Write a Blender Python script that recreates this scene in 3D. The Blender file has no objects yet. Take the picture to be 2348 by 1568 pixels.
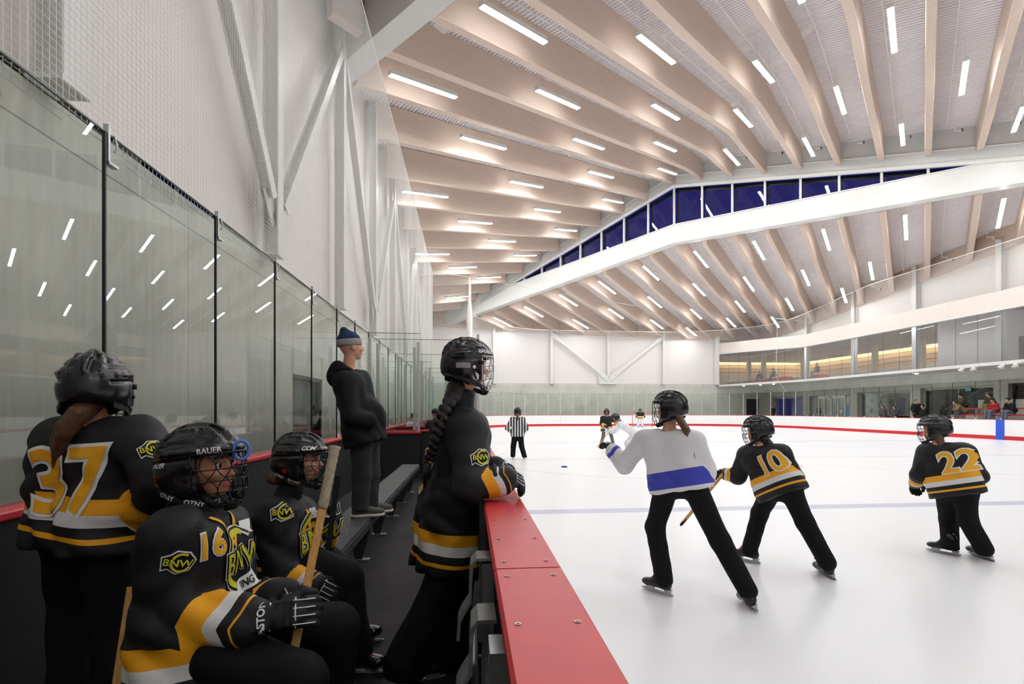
import bpy, bmesh, math, random
import numpy as np
from mathutils import Vector, Matrix
from mathutils.bvhtree import BVHTree
random.seed(7); RNG = np.random.default_rng(7)
scene = bpy.context.scene
COL = scene.collection

# ------------------------------------------------------------------ camera
F = 1109.0; CX = 1174.0; HY = 940.0; CAMH = 1.53
TH = math.atan(99/F); CT, ST_ = math.cos(TH), math.sin(TH)
cam = bpy.data.cameras.new('camera'); cam_o = bpy.data.objects.new('camera', cam); COL.objects.link(cam_o)
cam.sensor_width = 36.0; cam.lens = 36.0*F/2348.0; cam.shift_y = (HY-784.0)/2348.0
cam.clip_start = 0.05; cam.clip_end = 300
cam_o.location = (0, 0, CAMH); cam_o.rotation_euler = (math.pi/2, 0, -TH)
scene.camera = cam_o

def at(px, py, zc):
    """world point seen at a photo pixel, zc metres in front of the camera"""
    xc = (px-CX)/F*zc
    return Vector((zc*ST_+xc*CT, zc*CT-xc*ST_, CAMH+(HY-py)/F*zc))

# roof grid: s runs across the diagonal bays, t along the window band
PHI = math.radians(45.5); SX, SY = math.sin(PHI), math.cos(PHI); TX, TY = -math.cos(PHI), math.sin(PHI)
def ST(s, t, z=0.0): return Vector((s*SX+t*TX, s*SY+t*TY, z))
def to_st(x, y): return x*SX+y*SY, x*TX+y*TY

# ------------------------------------------------------------------ objects
def link(name, me, mat=None, parent=None):
    o = bpy.data.objects.new(name, me); COL.objects.link(o)
    if mat is not None:
        for m in (mat if isinstance(mat, (list, tuple)) else [mat]): me.materials.append(m)
    if parent is not None:
        o.parent = parent
        if parent.get('_w') is not None: pass
    return o

def empty(name, loc=(0, 0, 0)):
    o = bpy.data.objects.new(name, None); COL.objects.link(o); o.location = loc
    o.empty_display_size = 0.1
    return o

def tag(o, label=None, cat=None, group=None, kind=None):
    if label: o['label'] = label
    if cat: o['category'] = cat
    if group: o['group'] = group
    if kind: o['kind'] = kind
    return o

def struct(o): o['kind'] = 'structure'; return o

class MB:
    """collects shapes into one mesh (world coordinates, or local to an origin)"""
    def __init__(s, org=(0, 0, 0)): s.v = []; s.f = []; s.o = Vector(org); s.mi = []
    def add(s, vs, fs, mi=0):
        b = len(s.v); s.v += [tuple(Vector(p)-s.o) for p in vs]; s.f += [tuple(b+i for i in f) for f in fs]; s.mi += [mi]*len(fs)
    def box(s, lo, hi, mi=0):
        x0, y0, z0 = lo; x1, y1, z1 = hi
        s.add([(x0,y0,z0),(x1,y0,z0),(x1,y1,z0),(x0,y1,z0),(x0,y0,z1),(x1,y0,z1),(x1,y1,z1),(x0,y1,z1)],
              [(0,3,2,1),(4,5,6,7),(0,1,5,4),(1,2,6,5),(2,3,7,6),(3,0,4,7)], mi)
    def obox(s, c, ax, ay, az, mi=0):
        """oriented box: centre, half-axis vectors"""
        c, ax, ay, az = map(Vector, (c, ax, ay, az))
        vs = [c+sx*ax+sy*ay+sz*az for sz in (-1, 1) for sx, sy in ((-1,-1),(1,-1),(1,1),(-1,1))]
        fs = [(0,3,2,1),(4,5,6,7),(0,1,5,4),(1,2,6,5),(2,3,7,6),(3,0,4,7)]
        if ax.cross(ay).dot(az) < 0: fs = [f[::-1] for f in fs]
        s.add(vs, fs, mi)
    def bar(s, a, b, w, h, up=(0, 0, 1), mi=0):
        a, b = Vector(a), Vector(b); d = (b-a); u = Vector(up)
        sd = d.cross(u)
        if sd.length < 1e-6: sd = d.cross(Vector((1, 0, 0)))
        sd.normalize(); u = sd.cross(d).normalized()
        s.obox((a+b)/2, d/2, sd*w/2, u*h/2, mi)
    def tube(s, pts, r, n=8, closed=False, mi=0, cap=True):
        pts = [Vector(p) for p in pts]; m = len(pts)
        rs = r if isinstance(r, (list, tuple)) else [r]*m
        vs = []; prev = None
        for i, p in enumerate(pts):
            if closed: d = pts[(i+1) % m]-pts[i-1]
            else: d = pts[min(i+1, m-1)]-pts[max(i-1, 0)]
            d.normalize()
            if prev is None:
                a = d.cross(Vector((0, 0, 1)))
                if a.length < .1: a = d.cross(Vector((1, 0, 0)))
            else: a = prev-d*prev.dot(d)
            a.normalize(); prev = a.copy(); b = d.cross(a)
            vs += [p+rs[i]*(math.cos(2*math.pi*j/n)*a+math.sin(2*math.pi*j/n)*b) for j in range(n)]
        fs = []
        for i in range(m if closed else m-1):
            i2 = (i+1) % m
            fs += [(i*n+j, i*n+(j+1) % n, i2*n+(j+1) % n, i2*n+j) for j in range(n)]
        if not closed and cap:
            fs += [tuple(range(n))[::-1], tuple((m-1)*n+j for j in range(n))]
        s.add(vs, fs, mi)
    def sweep(s, path, prof, closed_prof=True, mi=0, cap=True):
        """path: list of (point, left vector (horizontal), up); prof: list of (a,b) offsets"""
        n = len(prof); vs = []
        for p, l, u in path:
            vs += [Vector(p)+a*Vector(l)+b*Vector(u) for a, b in prof]
        fs = []
        for i in range(len(path)-1):
            for j in range(n if closed_prof else n-1):
                k = (j+1) % n
                fs.append((i*n+j, i*n+k, (i+1)*n+k, (i+1)*n+j))
        if cap and closed_prof:
            fs += [tuple(range(n))[::-1], tuple((len(path)-1)*n+j for j in range(n))]
        s.add(vs, fs, mi)
    def disc(s, c, ax, r, h, n=16, mi=0):
        c = Vector(c); ax = Vector(ax).normalized()
        s.tube([c-ax*h/2, c+ax*h/2], r, n, mi=mi)
    def build(s, name, mat, parent=None, smooth=False, recalc=True, loc=None):
        me = bpy.data.meshes.new(name); me.from_pydata(s.v, [], s.f); me.update()
        if any(s.mi):
            me.polygons.foreach_set('material_index', s.mi)
        if recalc:
            bm = bmesh.new(); bm.from_mesh(me); bmesh.ops.recalc_face_normals(bm, faces=bm.faces); bm.to_mesh(me); bm.free()
        if smooth: me.polygons.foreach_set('use_smooth', [True]*len(me.polygons))
        o = link(name, me, mat, parent)
        if loc is not None: o.location = loc
        elif s.o.length > 0 and parent is None: o.location = s.o
        return o

def smooth_by_angle(o, deg=40):
    me = o.data; me.polygons.foreach_set('use_smooth', [True]*len(me.polygons))
    try: me.set_sharp_from_angle(angle=math.radians(deg))
    except Exception: pass

# ------------------------------------------------------------------ materials
MATS = {}
def _nt(name):
    m = bpy.data.materials.new(name); m.use_nodes = True; nt = m.node_tree; nt.nodes.clear()
    out = nt.nodes.new('ShaderNodeOutputMaterial'); return m, nt, out
def N(nt, typ, **kw):
    n = nt.nodes.new(typ)
    for k, v in kw.items():
        if k in ('operation', 'blend_type', 'data_type', 'attribute_name', 'noise_dimensions', 'feature', 'distance', 'interpolation_type', 'wave_type', 'bands_direction'):
            setattr(n, k, v)
        else: n.inputs[k].default_value = v
    return n
def L(nt, a, b): nt.links.new(a, b)
def math_n(nt, op, a, b=None, c=None):
    n = nt.nodes.new('ShaderNodeMath'); n.operation = op
    for i, x in enumerate((a, b, c)):
        if x is None: continue
        if isinstance(x, (int, float)): n.inputs[i].default_value = x
        else: nt.links.new(x, n.inputs[i])
    return n.outputs[0]
def mixc(nt, fac, a, b):
    n = nt.nodes.new('ShaderNodeMix'); n.data_type = 'RGBA'
    for idx, x in ((0, fac), (6, a), (7, b)):
        if isinstance(x, (int, float)): n.inputs[idx].default_value = x
        elif isinstance(x, tuple): n.inputs[idx].default_value = (*x[:3], 1)
        else: nt.links.new(x, n.inputs[idx])
    return n.outputs[2]
def srgb(r, g, b):
    f = lambda c: (c/255/12.92) if c/255 <= .04045 else ((c/255+.055)/1.055)**2.4
    return (f(r), f(g), f(b))
def principled(nt, out, col, rough=.5, spec=.5, metal=0.0, bump=None, bump_str=.2, bump_dist=.01):
    p = nt.nodes.new('ShaderNodeBsdfPrincipled')
    for nm, v in (('Base Color', col), ('Roughness', rough), ('Specular IOR Level', spec), ('Metallic', metal)):
        if isinstance(v, tuple): p.inputs[nm].default_value = (*v[:3], 1)
        elif isinstance(v, (int, float)): p.inputs[nm].default_value = v
        else: nt.links.new(v, p.inputs[nm])
    if bump is not None:
        b = nt.nodes.new('ShaderNodeBump'); b.inputs['Strength'].default_value = bump_str; b.inputs['Distance'].default_value = bump_dist
        nt.links.new(bump, b.inputs['Height']); nt.links.new(b.outputs[0], p.inputs['Normal'])
    nt.links.new(p.outputs[0], out.inputs[0]); return p
def coord(nt, scale=(1, 1, 1), rot=(0, 0, 0), kind='Object'):
    tc = nt.nodes.new('ShaderNodeTexCoord'); mp = nt.nodes.new('ShaderNodeMapping')
    mp.inputs['Scale'].default_value = scale; mp.inputs['Rotation'].default_value = rot
    nt.links.new(tc.outputs[kind], mp.inputs[0]); return mp.outputs[0]
def noise(nt, vec, scale, detail=3, rough=.5):
    n = nt.nodes.new('ShaderNodeTexNoise'); n.inputs['Scale'].default_value = scale
    n.inputs['Detail'].default_value = detail; n.inputs['Roughness'].default_value = rough
    if vec is not None: nt.links.new(vec, n.inputs['Vector'])
    return n.outputs[0]
def ramp(nt, fac, stops, constant=False):
    r = nt.nodes.new('ShaderNodeValToRGB')
    if constant: r.color_ramp.interpolation = 'CONSTANT'
    e = r.color_ramp.elements
    while len(e) < len(stops): e.new(.5)
    for el, (p, c) in zip(e, stops):
        el.position = p; el.color = (*c, 1) if len(c) == 3 else c
    nt.links.new(fac, r.inputs[0]); return r.outputs[0]

def simple(name, col, rough=.5, spec=.5, metal=0.0, var=0.0, scale=20.0, bump=0.0):
    """plain material with a little procedural variation"""
    if name in MATS: return MATS[name]
    m, nt, out = _nt(name)
    v = coord(nt)
    nz = noise(nt, v, scale, 4)
    c = col
    if var > 0:
        lo = tuple(max(0, x*(1-var)) for x in col); hi = tuple(min(1, x*(1+var)) for x in col)
        c = ramp(nt, nz, [(.3, lo), (.7, hi)])
    principled(nt, out, c, rough, spec, metal, nz if bump > 0 else None, bump, .01)
    MATS[name] = m; return m

def make_materials():
    # ice: white sheet with painted lines seen through it, skate scratches
    m, nt, out = _nt('ice'); MATS['ice'] = m
    tc = nt.nodes.new('ShaderNodeTexCoord'); sep = nt.nodes.new('ShaderNodeSeparateXYZ'); L(nt, tc.outputs['Object'], sep.inputs[0])
    X, Y = sep.outputs[0], sep.outputs[1]
    wob = noise(nt, tc.outputs['Object'], 9, 3)
    def band(c, hw, soft=.02):
        d = math_n(nt, 'ABSOLUTE', math_n(nt, 'SUBTRACT', Y, c))
        d = math_n(nt, 'ADD', d, math_n(nt, 'MULTIPLY', math_n(nt, 'SUBTRACT', wob, .5), .05))
        r = nt.nodes.new('ShaderNodeMapRange'); r.interpolation_type = 'SMOOTHSTEP'
        r.inputs[1].default_value = hw-soft; r.inputs[2].default_value = hw+soft; r.inputs[3].default_value = 1; r.inputs[4].default_value = 0
        L(nt, d, r.inputs[0]); return r.outputs[0]
    def ring(cx, cy, rad, hw):
        dx = math_n(nt, 'SUBTRACT', X, cx); dy = math_n(nt, 'SUBTRACT', Y, cy)
        d = math_n(nt, 'SQRT', math_n(nt, 'ADD', math_n(nt, 'MULTIPLY', dx, dx), math_n(nt, 'MULTIPLY', dy, dy)))
        return math_n(nt, 'LESS_THAN', math_n(nt, 'ABSOLUTE', math_n(nt, 'SUBTRACT', d, rad)), hw)
    base = ramp(nt, noise(nt, tc.outputs['Object'], .7, 3), [(.25, (.875, .88, .89)), (.75, (.90, .902, .908))])
    v2 = coord(nt, (.5, 2.6, 1), (0, 0, .6)); base = mixc(nt, math_n(nt, 'MULTIPLY', noise(nt, v2, 1.3, 2), .35), base, (.925, .925, .93))
    for rot, th in ((.5, .60), (-.4, .62), (1.4, .62)):
        n_ = noise(nt, coord(nt, (.35, 13, 1), (0, 0, rot)), 1.9, 4, .7); r_ = nt.nodes.new('ShaderNodeMapRange'); r_.inputs[1].default_value = th; r_.inputs[2].default_value = th+.14; L(nt, n_, r_.inputs[0]); base = mixc(nt, math_n(nt, 'MULTIPLY', r_.outputs[0], .3), base, (.955, .955, .957))
    blue = (.33, .34, .55); red = (.62, .30, .32)
    c = base
    sp = math_n(nt, 'MULTIPLY', math_n(nt, 'ADD', .55, wob), .55)
    for f_, cc in ((band(7.2, .15), blue), (band(22.4, .13), blue), (band(14.8, .05, .01), red), (band(41.9, .04, .01), red)):
        c = mixc(nt, math_n(nt, 'MULTIPLY', f_, sp), c, cc)
    for cx, cy, rad in ((5.2, 14.8, 4.5), (13.8, 14.8, 4.5), (13.8, 0, 4.5), (6.7, 35.8, 4.5), (20.5, 35.8, 4.5)):
        c = mixc(nt, math_n(nt, 'MULTIPLY', ring(cx, cy, rad, .035), .42), c, red)
    principled(nt, out, c, .3, .35, 0)

    # concrete
    m, nt, out = _nt('concrete'); MATS['concrete'] = m
    v = coord(nt); n1 = noise(nt, v, .8, 5); n2 = noise(nt, coord(nt, (7, 7, .6)), 2, 4); n3 = noise(nt, v, 40, 3)
    c = ramp(nt, math_n(nt, 'ADD', math_n(nt, 'MULTIPLY', n1, .6), math_n(nt, 'MULTIPLY', n2, .4)), [(.34, srgb(182, 184, 173)), (.5, srgb(199, 200, 189)), (.66, srgb(212, 212, 199))])
    c = mixc(nt, math_n(nt, 'MULTIPLY', n3, .25), c, srgb(176, 178, 168))
    sep = nt.nodes.new('ShaderNodeSeparateXYZ'); L(nt, v, sep.inputs[0])
    # formwork joints every 2.44 m along the wall and at 3.85 m
    def joint(src, period, w):
        fr = math_n(nt, 'FRACT', math_n(nt, 'DIVIDE', src, period)); return math_n(nt, 'LESS_THAN', fr, w/period)
    j = math_n(nt, 'MAXIMUM', joint(math_n(nt, 'ADD', math_n(nt, 'ADD', sep.outputs[0], sep.outputs[1]), 30), 3.66, .012),
               math_n(nt, 'LESS_THAN', math_n(nt, 'ABSOLUTE', math_n(nt, 'SUBTRACT', sep.outputs[2], 3.85)), .009))
    c = mixc(nt, math_n(nt, 'MULTIPLY', j, .6), c, srgb(95, 97, 92))
    # tie holes
    vr = nt.nodes.new('ShaderNodeTexVoronoi'); vr.inputs['Scale'].default_value = 1.0; vr.inputs['Randomness'].default_value = 0.25
    L(nt, coord(nt, (.8, .8, .8)), vr.inputs['Vector'])
    hole = math_n(nt, 'LESS_THAN', vr.outputs['Distance'], .028)
    c = mixc(nt, math_n(nt, 'MULTIPLY', hole, .5), c, srgb(105, 106, 100))
    principled(nt, out, c, .75, .3, 0, math_n(nt, 'SUBTRACT', n3, j), .15, .004)

    # white insulated wall panel
    m, nt, out = _nt('white_panel'); MATS['white_panel'] = m
    v = coord(nt); sep = nt.nodes.new('ShaderNodeSeparateXYZ'); L(nt, v, sep.inputs[0])
    fr = math_n(nt, 'FRACT', math_n(nt, 'DIVIDE', math_n(nt, 'ADD', math_n(nt, 'ADD', sep.outputs[0], sep.outputs[1]), 40), 1.0))
    jj = math_n(nt, 'LESS_THAN', fr, .012)
    c = mixc(nt, math_n(nt, 'MULTIPLY', jj, .06), srgb(232, 225, 221), srgb(215, 208, 203))
    principled(nt, out, c, .5, .35, 0, math_n(nt, 'MULTIPLY', jj, -1), .2, .004)

    # glulam wood (grain along local X)
    m, nt, out = _nt('glulam'); MATS['glulam'] = m
    v = coord(nt, (.35, 9, 9)); n1 = noise(nt, v, 3, 5, .6); v2 = coord(nt); n2 = noise(nt, v2, .35, 2); n3 = noise(nt, coord(nt, (.6, 3, 3)), 7, 2)
    c = ramp(nt, n1, [(.3, srgb(214, 193, 176)), (.55, srgb(221, 201, 185)), (.75, srgb(228, 209, 194))])
    c = mixc(nt, math_n(nt, 'MULTIPLY', n2, .35), c, srgb(216, 192, 180))
    knots = math_n(nt, 'GREATER_THAN', n3, .76)
    c = mixc(nt, math_n(nt, 'MULTIPLY', knots, .3), c, srgb(160, 125, 98))
    sep = nt.nodes.new('ShaderNodeSeparateXYZ'); L(nt, v2, sep.inputs[0])
    lam = math_n(nt, 'LESS_THAN', math_n(nt, 'FRACT', math_n(nt, 'DIVIDE', math_n(nt, 'ADD', sep.outputs[2], 20), .042)), .08)
    c = mixc(nt, math_n(nt, 'MULTIPLY', lam, .10), c, srgb(170, 138, 112))
    principled(nt, out, c, .55, .3, 0, n1, .06, .004)

    simple('deck', srgb(240, 234, 235), .5, .3, 0, .02, 3)
    simple('steel_white', srgb(228, 227, 223), .4, .45, 0, .02, 3)
    simple('pipe_white', srgb(232, 228, 226), .4, .45, 0, .02, 8)
    simple('pale_grey', srgb(196, 198, 188), .5, .3, 0, .03, 3)  # one dull grey-white base colour
    simple('frame_dark', srgb(24, 24, 26), .4, .5, 0, .1, 10)
    simple('galv', srgb(190, 192, 192), .35, .5, .7, .08, 14)
    simple('alu', srgb(205, 206, 204), .35, .5, .55, .05, 14)
    simple('board_white', srgb(236, 236, 234), .35, .45, 0, .015, 2)
    simple('red_plastic', srgb(206, 56, 64), .36, .5, 0, .06, 9, .03)
    simple('red_kick', srgb(196, 36, 44), .4, .4, 0, .04, 6)
    simple('blue_stripe', srgb(46, 84, 200), .4, .4, 0, .04, 6)
    simple('black_board', srgb(40, 40, 42), .55, .35, 0, .1, 5, .03)
    simple('bench_plank', srgb(72, 72, 74), .5, .4, 0, .12, 6, .05)
    simple('screw_steel', srgb(170, 150, 140), .3, .6, .8, .1, 30)
    m, nt, out = _nt('rubber_floor'); MATS['rubber_floor'] = m
    v = coord(nt); n1 = noise(nt, v, 260, 2); n2 = noise(nt, v, 3, 4); n4 = noise(nt, v, 14, 5, .7)
    c = ramp(nt, n2, [(.3, srgb(40, 37, 38)), (.7, srgb(56, 51, 52))])
    c = mixc(nt, math_n(nt, 'GREATER_THAN', n1, .70), c, srgb(110, 80, 80))
    c = mixc(nt, math_n(nt, 'MULTIPLY', math_n(nt, 'GREATER_THAN', n4, .66), .5), c, srgb(92, 90, 90))
    principled(nt, out, c, .7, .3, 0, n1, .2, .003)

    # emissive diffuser
    m, nt, out = _nt('lamp'); MATS['lamp'] = m
    e = nt.nodes.new('ShaderNodeEmission'); e.inputs[0].default_value = (.955, .985, 1.0, 1); e.inputs[1].default_value = LAMP
    L(nt, e.outputs[0], out.inputs[0])
    m, nt, out = _nt('added_warm_lamp'); MATS['added_warm_lamp'] = m  # glow of the lamps added along the lounge wall
    e = nt.nodes.new('ShaderNodeEmission'); e.inputs[0].default_value = (1.0, .88, .68, 1); e.inputs[1].default_value = 26
    L(nt, e.outputs[0], out.inputs[0])

    # glass: thin sheet, transparent with fresnel mirror reflection
    def glass(name, tint, ior=1.5, gain=1.0):
        m, nt, out = _nt(name); MATS[name] = m
        t = nt.nodes.new('ShaderNodeBsdfTransparent'); t.inputs[0].default_value = (*tint, 1)
        g = nt.nodes.new('ShaderNodeBsdfGlossy'); g.inputs['Roughness'].default_value = .0; g.inputs[0].default_value = (1, 1, 1, 1)
        fr = nt.nodes.new('ShaderNodeFresnel'); fr.inputs[0].default_value = ior
        mx = nt.nodes.new('ShaderNodeMixShader')
        L(nt, math_n(nt, 'MULTIPLY', fr.outputs[0], gain), mx.inputs[0]); L(nt, t.outputs[0], mx.inputs[1]); L(nt, g.outputs[0], mx.inputs[2]); L(nt, mx.outputs[0], out.inputs[0])
        # the dusk sky and the lamps are mirrored, so the sheet shows what stands opposite it
    glass('glass', (.93, .96, .945), 1.5, 1.0)
    glass('window_glass', (.90, .92, .95), 1.5, 1.0)
    glass('lobby_glass', (.86, .88, .88), 1.4, .45)
    glass('rail_glass', (.95, .975, .965), 1.4, .7)
    m, nt, out = _nt('glass_edge'); MATS['glass_edge'] = m
    principled(nt, out, srgb(70, 92, 84), .2, .5)

    simple('net_cord', srgb(240, 238, 234), .8, .2, 0, .03, 5)
    simple('rope_white', srgb(238, 236, 232), .7, .2, 0, .04, 30)

    # wood slat wall of the upstairs room
    m, nt, out = _nt('slat_wall'); MATS['slat_wall'] = m
    v = coord(nt); sep = nt.nodes.new('ShaderNodeSeparateXYZ'); L(nt, v, sep.inputs[0])
    fr = math_n(nt, 'FRACT', math_n(nt, 'DIVIDE', sep.outputs[2], .42))
    g_ = math_n(nt, 'LESS_THAN', fr, .14)
    c = mixc(nt, noise(nt, coord(nt, (.5, .5, 1)), 1.2, 2), srgb(232, 205, 150), srgb(214, 180, 140))
    c = mixc(nt, g_, c, srgb(120, 100, 80))
    principled(nt, out, c, .6, .3, 0, math_n(nt, 'MULTIPLY', g_, -1), .5, .05)

    # fabrics and people
    def fabric(name, col, rough=.8, weave=900, var=.15):
        m, nt, out = _nt(name); MATS[name] = m
        v = coord(nt); n1 = noise(nt, v, weave, 1); n2 = noise(nt, v, 7, 4)
        c = ramp(nt, n2, [(.3, tuple(x*(1-var) for x in col)), (.7, tuple(min(1, x*(1+var)) for x in col))])
        principled(nt, out, c, rough, .25, 0, math_n(nt, 'ADD', n1, math_n(nt, 'MULTIPLY', n2, 3.0)), .25, .004)
        return m
    fabric('black_pants', srgb(13, 13, 15)); fabric('dark_jacket', srgb(24, 24, 27)); fabric('hoodie', srgb(26, 26, 28)); fabric('jeans_dark', srgb(62, 62, 64))
    fabric('navy_knit', srgb(40, 52, 86)); fabric('grey_knit', srgb(150, 148, 145)); fabric('green_jacket', srgb(70, 72, 52)); fabric('red_jacket', srgb(170, 40, 42))
    fabric('jeans_blue', srgb(120, 135, 155)); fabric('khaki', srgb(150, 125, 80)); fabric('red_seat', srgb(214, 66, 60)); fabric('grey_seat', srgb(138, 138, 122)); fabric('grey_pants', srgb(105, 105, 108))
    fabric('white_cloth', srgb(226, 226, 228)); fabric('cream', srgb(214, 200, 160)); fabric('grey_jacket', srgb(90, 90, 95))
    simple('helmet_black', srgb(26, 26, 29), .22, .55, 0, .1, 12)
    simple('matte_black', srgb(22, 22, 24), .6, .35, 0, .1, 30, .05)
    simple('wire_black', srgb(20, 20, 22), .3, .5, .3, .1, 30)
    simple('wire_chrome', srgb(200, 200, 202), .25, .5, .9, .05, 30)
    simple('glove_black', srgb(24, 24, 26), .65, .35, 0, .2, 60, .12)
    simple('white_print', srgb(228, 228, 226), .55, .3, 0, .03, 30)
    simple('yellow_print', srgb(238, 172, 34), .6, .3, 0, .05, 60)
    simple('lime_print', srgb(214, 208, 50), .55, .3, 0, .05, 60)
    simple('grey_print', srgb(70, 72, 74), .55, .3, 0, .05, 60)
    simple('black_print', srgb(22, 22, 24), .6, .3, 0, .05, 60)
    simple('red_lace', srgb(190, 30, 36), .6, .3, 0, .1, 60)
    simple('blue_rubber', srgb(70, 120, 205), .5, .4, 0, .05, 30)
    simple('dark_blue_rubber', srgb(50, 62, 130), .5, .4, 0, .05, 30)
    simple('skate_blade', srgb(190, 192, 196), .2, .5, .9, .05, 30)
    simple('skate_holder', srgb(176, 176, 174), .4, .4, 0, .1, 30)
    simple('stick_tape', srgb(168, 156, 132), .8, .2, 0, .18, 50, .3)
    simple('shoe_grey', srgb(92, 90, 86), .8, .3, 0, .1, 60, .1)
    simple('sole_white', srgb(214, 208, 198), .6, .3, 0, .06, 30)
    m, nt, out = _nt('stick_wood'); MATS['stick_wood'] = m
    n1 = noise(nt, coord(nt, (40, 40, 1.5)), 3, 4)
    principled(nt, out, ramp(nt, n1, [(.3, srgb(188, 134, 66)), (.7, srgb(218, 168, 96))]), .45, .4)
    for nm, col in (('skin', srgb(214, 160, 132)), ('skin_tan', srgb(196, 138, 106))):
        m, nt, out = _nt(nm); MATS[nm] = m
        n1 = noise(nt, coord(nt), 25, 4)
        p = principled(nt, out, ramp(nt, n1, [(.3, tuple(x*.9 for x in col)), (.7, tuple(min(1, x*1.06) for x in col))]), .5, .35)
        p.inputs['Subsurface Weight'].default_value = 0.08; p.inputs['Subsurface Radius'].default_value = (.01, .004, .002)
    simple('lips', srgb(190, 98, 92), .4, .4); simple('eye_white', srgb(225, 222, 218), .25, .5); simple('eye_dark', srgb(30, 22, 18), .2, .5)
    for nm, col in (('hair_dark', srgb(26, 20, 18)), ('hair_brown', srgb(92, 62, 38)), ('hair_light', srgb(140, 100, 60))):
        m, nt, out = _nt(nm); MATS[nm] = m
        n1 = noise(nt, coord(nt, (60, 60, 6)), 4, 4)
        principled(nt, out, ramp(nt, n1, [(.3, tuple(x*.6 for x in col)), (.7, tuple(min(1, x*1.5) for x in col))]), .45, .45, 0, n1, .5, .01)

    # jersey: black cloth, yellow and white bands placed by vertex attributes
    def jersey(name, base, bands_sleeve, bands_hem, stripe=None):
        m, nt, out = _nt(name); MATS[name] = m
        def attr(a):
            n = nt.nodes.new('ShaderNodeAttribute'); n.attribute_name = a; return n.outputs['Fac']
        su, sm, hz = attr('su'), attr('sm'), attr('hz')
        c = base
        if stripe:
            sx = attr('sx'); fr = math_n(nt, 'FRACT', math_n(nt, 'DIVIDE', math_n(nt, 'ADD', sx, 5.0), stripe[1]))
            c = mixc(nt, math_n(nt, 'LESS_THAN', fr, .5), base, stripe[0])
        def rng(x, lo, hi):
            return math_n(nt, 'MULTIPLY', math_n(nt, 'GREATER_THAN', x, lo), math_n(nt, 'LESS_THAN', x, hi))
        for lo, hi, col in bands_hem:
            f_ = math_n(nt, 'MULTIPLY', rng(hz, lo, hi), math_n(nt, 'LESS_THAN', sm, .5))
            c = mixc(nt, f_, c, col)
        for lo, hi, col in bands_sleeve:
            f_ = math_n(nt, 'MULTIPLY', rng(su, lo, hi), math_n(nt, 'GREATER_THAN', sm, .5))
            c = mixc(nt, f_, c, col)
        v = coord(nt); n2 = noise(nt, v, 6, 4)
        wv = nt.nodes.new('ShaderNodeTexWave'); wv.inputs['Scale'].default_value = 110; wv.inputs['Distortion'].default_value = .4; L(nt, coord(nt, (1, .6, 1), (.4, .3, .2)), wv.inputs['Vector'])
        c = mixc(nt, math_n(nt, 'MULTIPLY', wv.outputs['Fac'], .10), c, (0, 0, 0))
        principled(nt, out, c, .62, .35, 0, math_n(nt, 'ADD', math_n(nt, 'MULTIPLY', n2, 4), wv.outputs['Fac']), .22, .004)
    Yl = srgb(240, 168, 24); W = srgb(226, 224, 222); K = srgb(27, 26, 29); Bl = srgb(60, 70, 180)
    jersey('jersey_black', K, [(.30, .62, Yl), (.62, .80, W), (.93, .96, Yl)], [(.055, .075, Yl), (.115, .165, W), (.165, .225, Yl)])
    jersey('jersey_white', srgb(228, 227, 230), [(.60, .80, Bl)], [(.03, .17, Bl)])
    jersey('jersey_referee', srgb(224, 224, 224), [], [], (srgb(30, 30, 33), .085))

# ------------------------------------------------------------------ implicit surfaces
def V3(p): return np.array((p[0], p[1], p[2]), dtype=np.float64)
def d_cap(P, a, b, ra, rb):
    a, b = V3(a), V3(b); ba = b-a; L2 = max(ba@ba, 1e-12)
    t = np.clip(((P-a)@ba)/L2, 0, 1)
    return np.linalg.norm(P-a-t[..., None]*ba, axis=-1)-(ra+(rb-ra)*t)
def d_ell(P, c, r, R=None):
    q = P-V3(c)
    if R is not None: q = q@R
    r = V3(r); k0 = np.linalg.norm(q/r, axis=-1); k1 = np.linalg.norm(q/(r*r), axis=-1)
    return k0*(k0-1)/np.maximum(k1, 1e-9)
def d_box(P, c, hs, R=None, rad=0.0):
    q = P-V3(c)
    if R is not None: q = q@R
    q = np.abs(q)-(V3(hs)-rad)
    return np.linalg.norm(np.maximum(q, 0), axis=-1)+np.minimum(q.max(axis=-1), 0)-rad
def smin(a, b, k):
    if k <= 0: return np.minimum(a, b)
    h = np.clip(.5+.5*(b-a)/k, 0, 1); return b+(a-b)*h-k*h*(1-h)
def prim_d(P, p):
    t = p[0]
    if t == 'cap': return d_cap(P, *p[1:5])
    if t == 'ell': return d_ell(P, p[1], p[2], p[3] if len(p) > 3 else None)
    if t == 'box': return d_box(P, p[1], p[2], p[3] if len(p) > 3 else None, p[4] if len(p) > 4 else 0.0)
    if t == 'plane': return (P-V3(p[1]))@V3(p[2])
def prim_box(p):
    t = p[0]
    if t == 'cap':
        a, b = V3(p[1]), V3(p[2]); r = max(p[3], p[4]); return np.minimum(a, b)-r, np.maximum(a, b)+r
    r = max(p[2]) if t == 'ell' else float(np.linalg.norm(p[2]))
    return V3(p[1])-r, V3(p[1])+r
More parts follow.
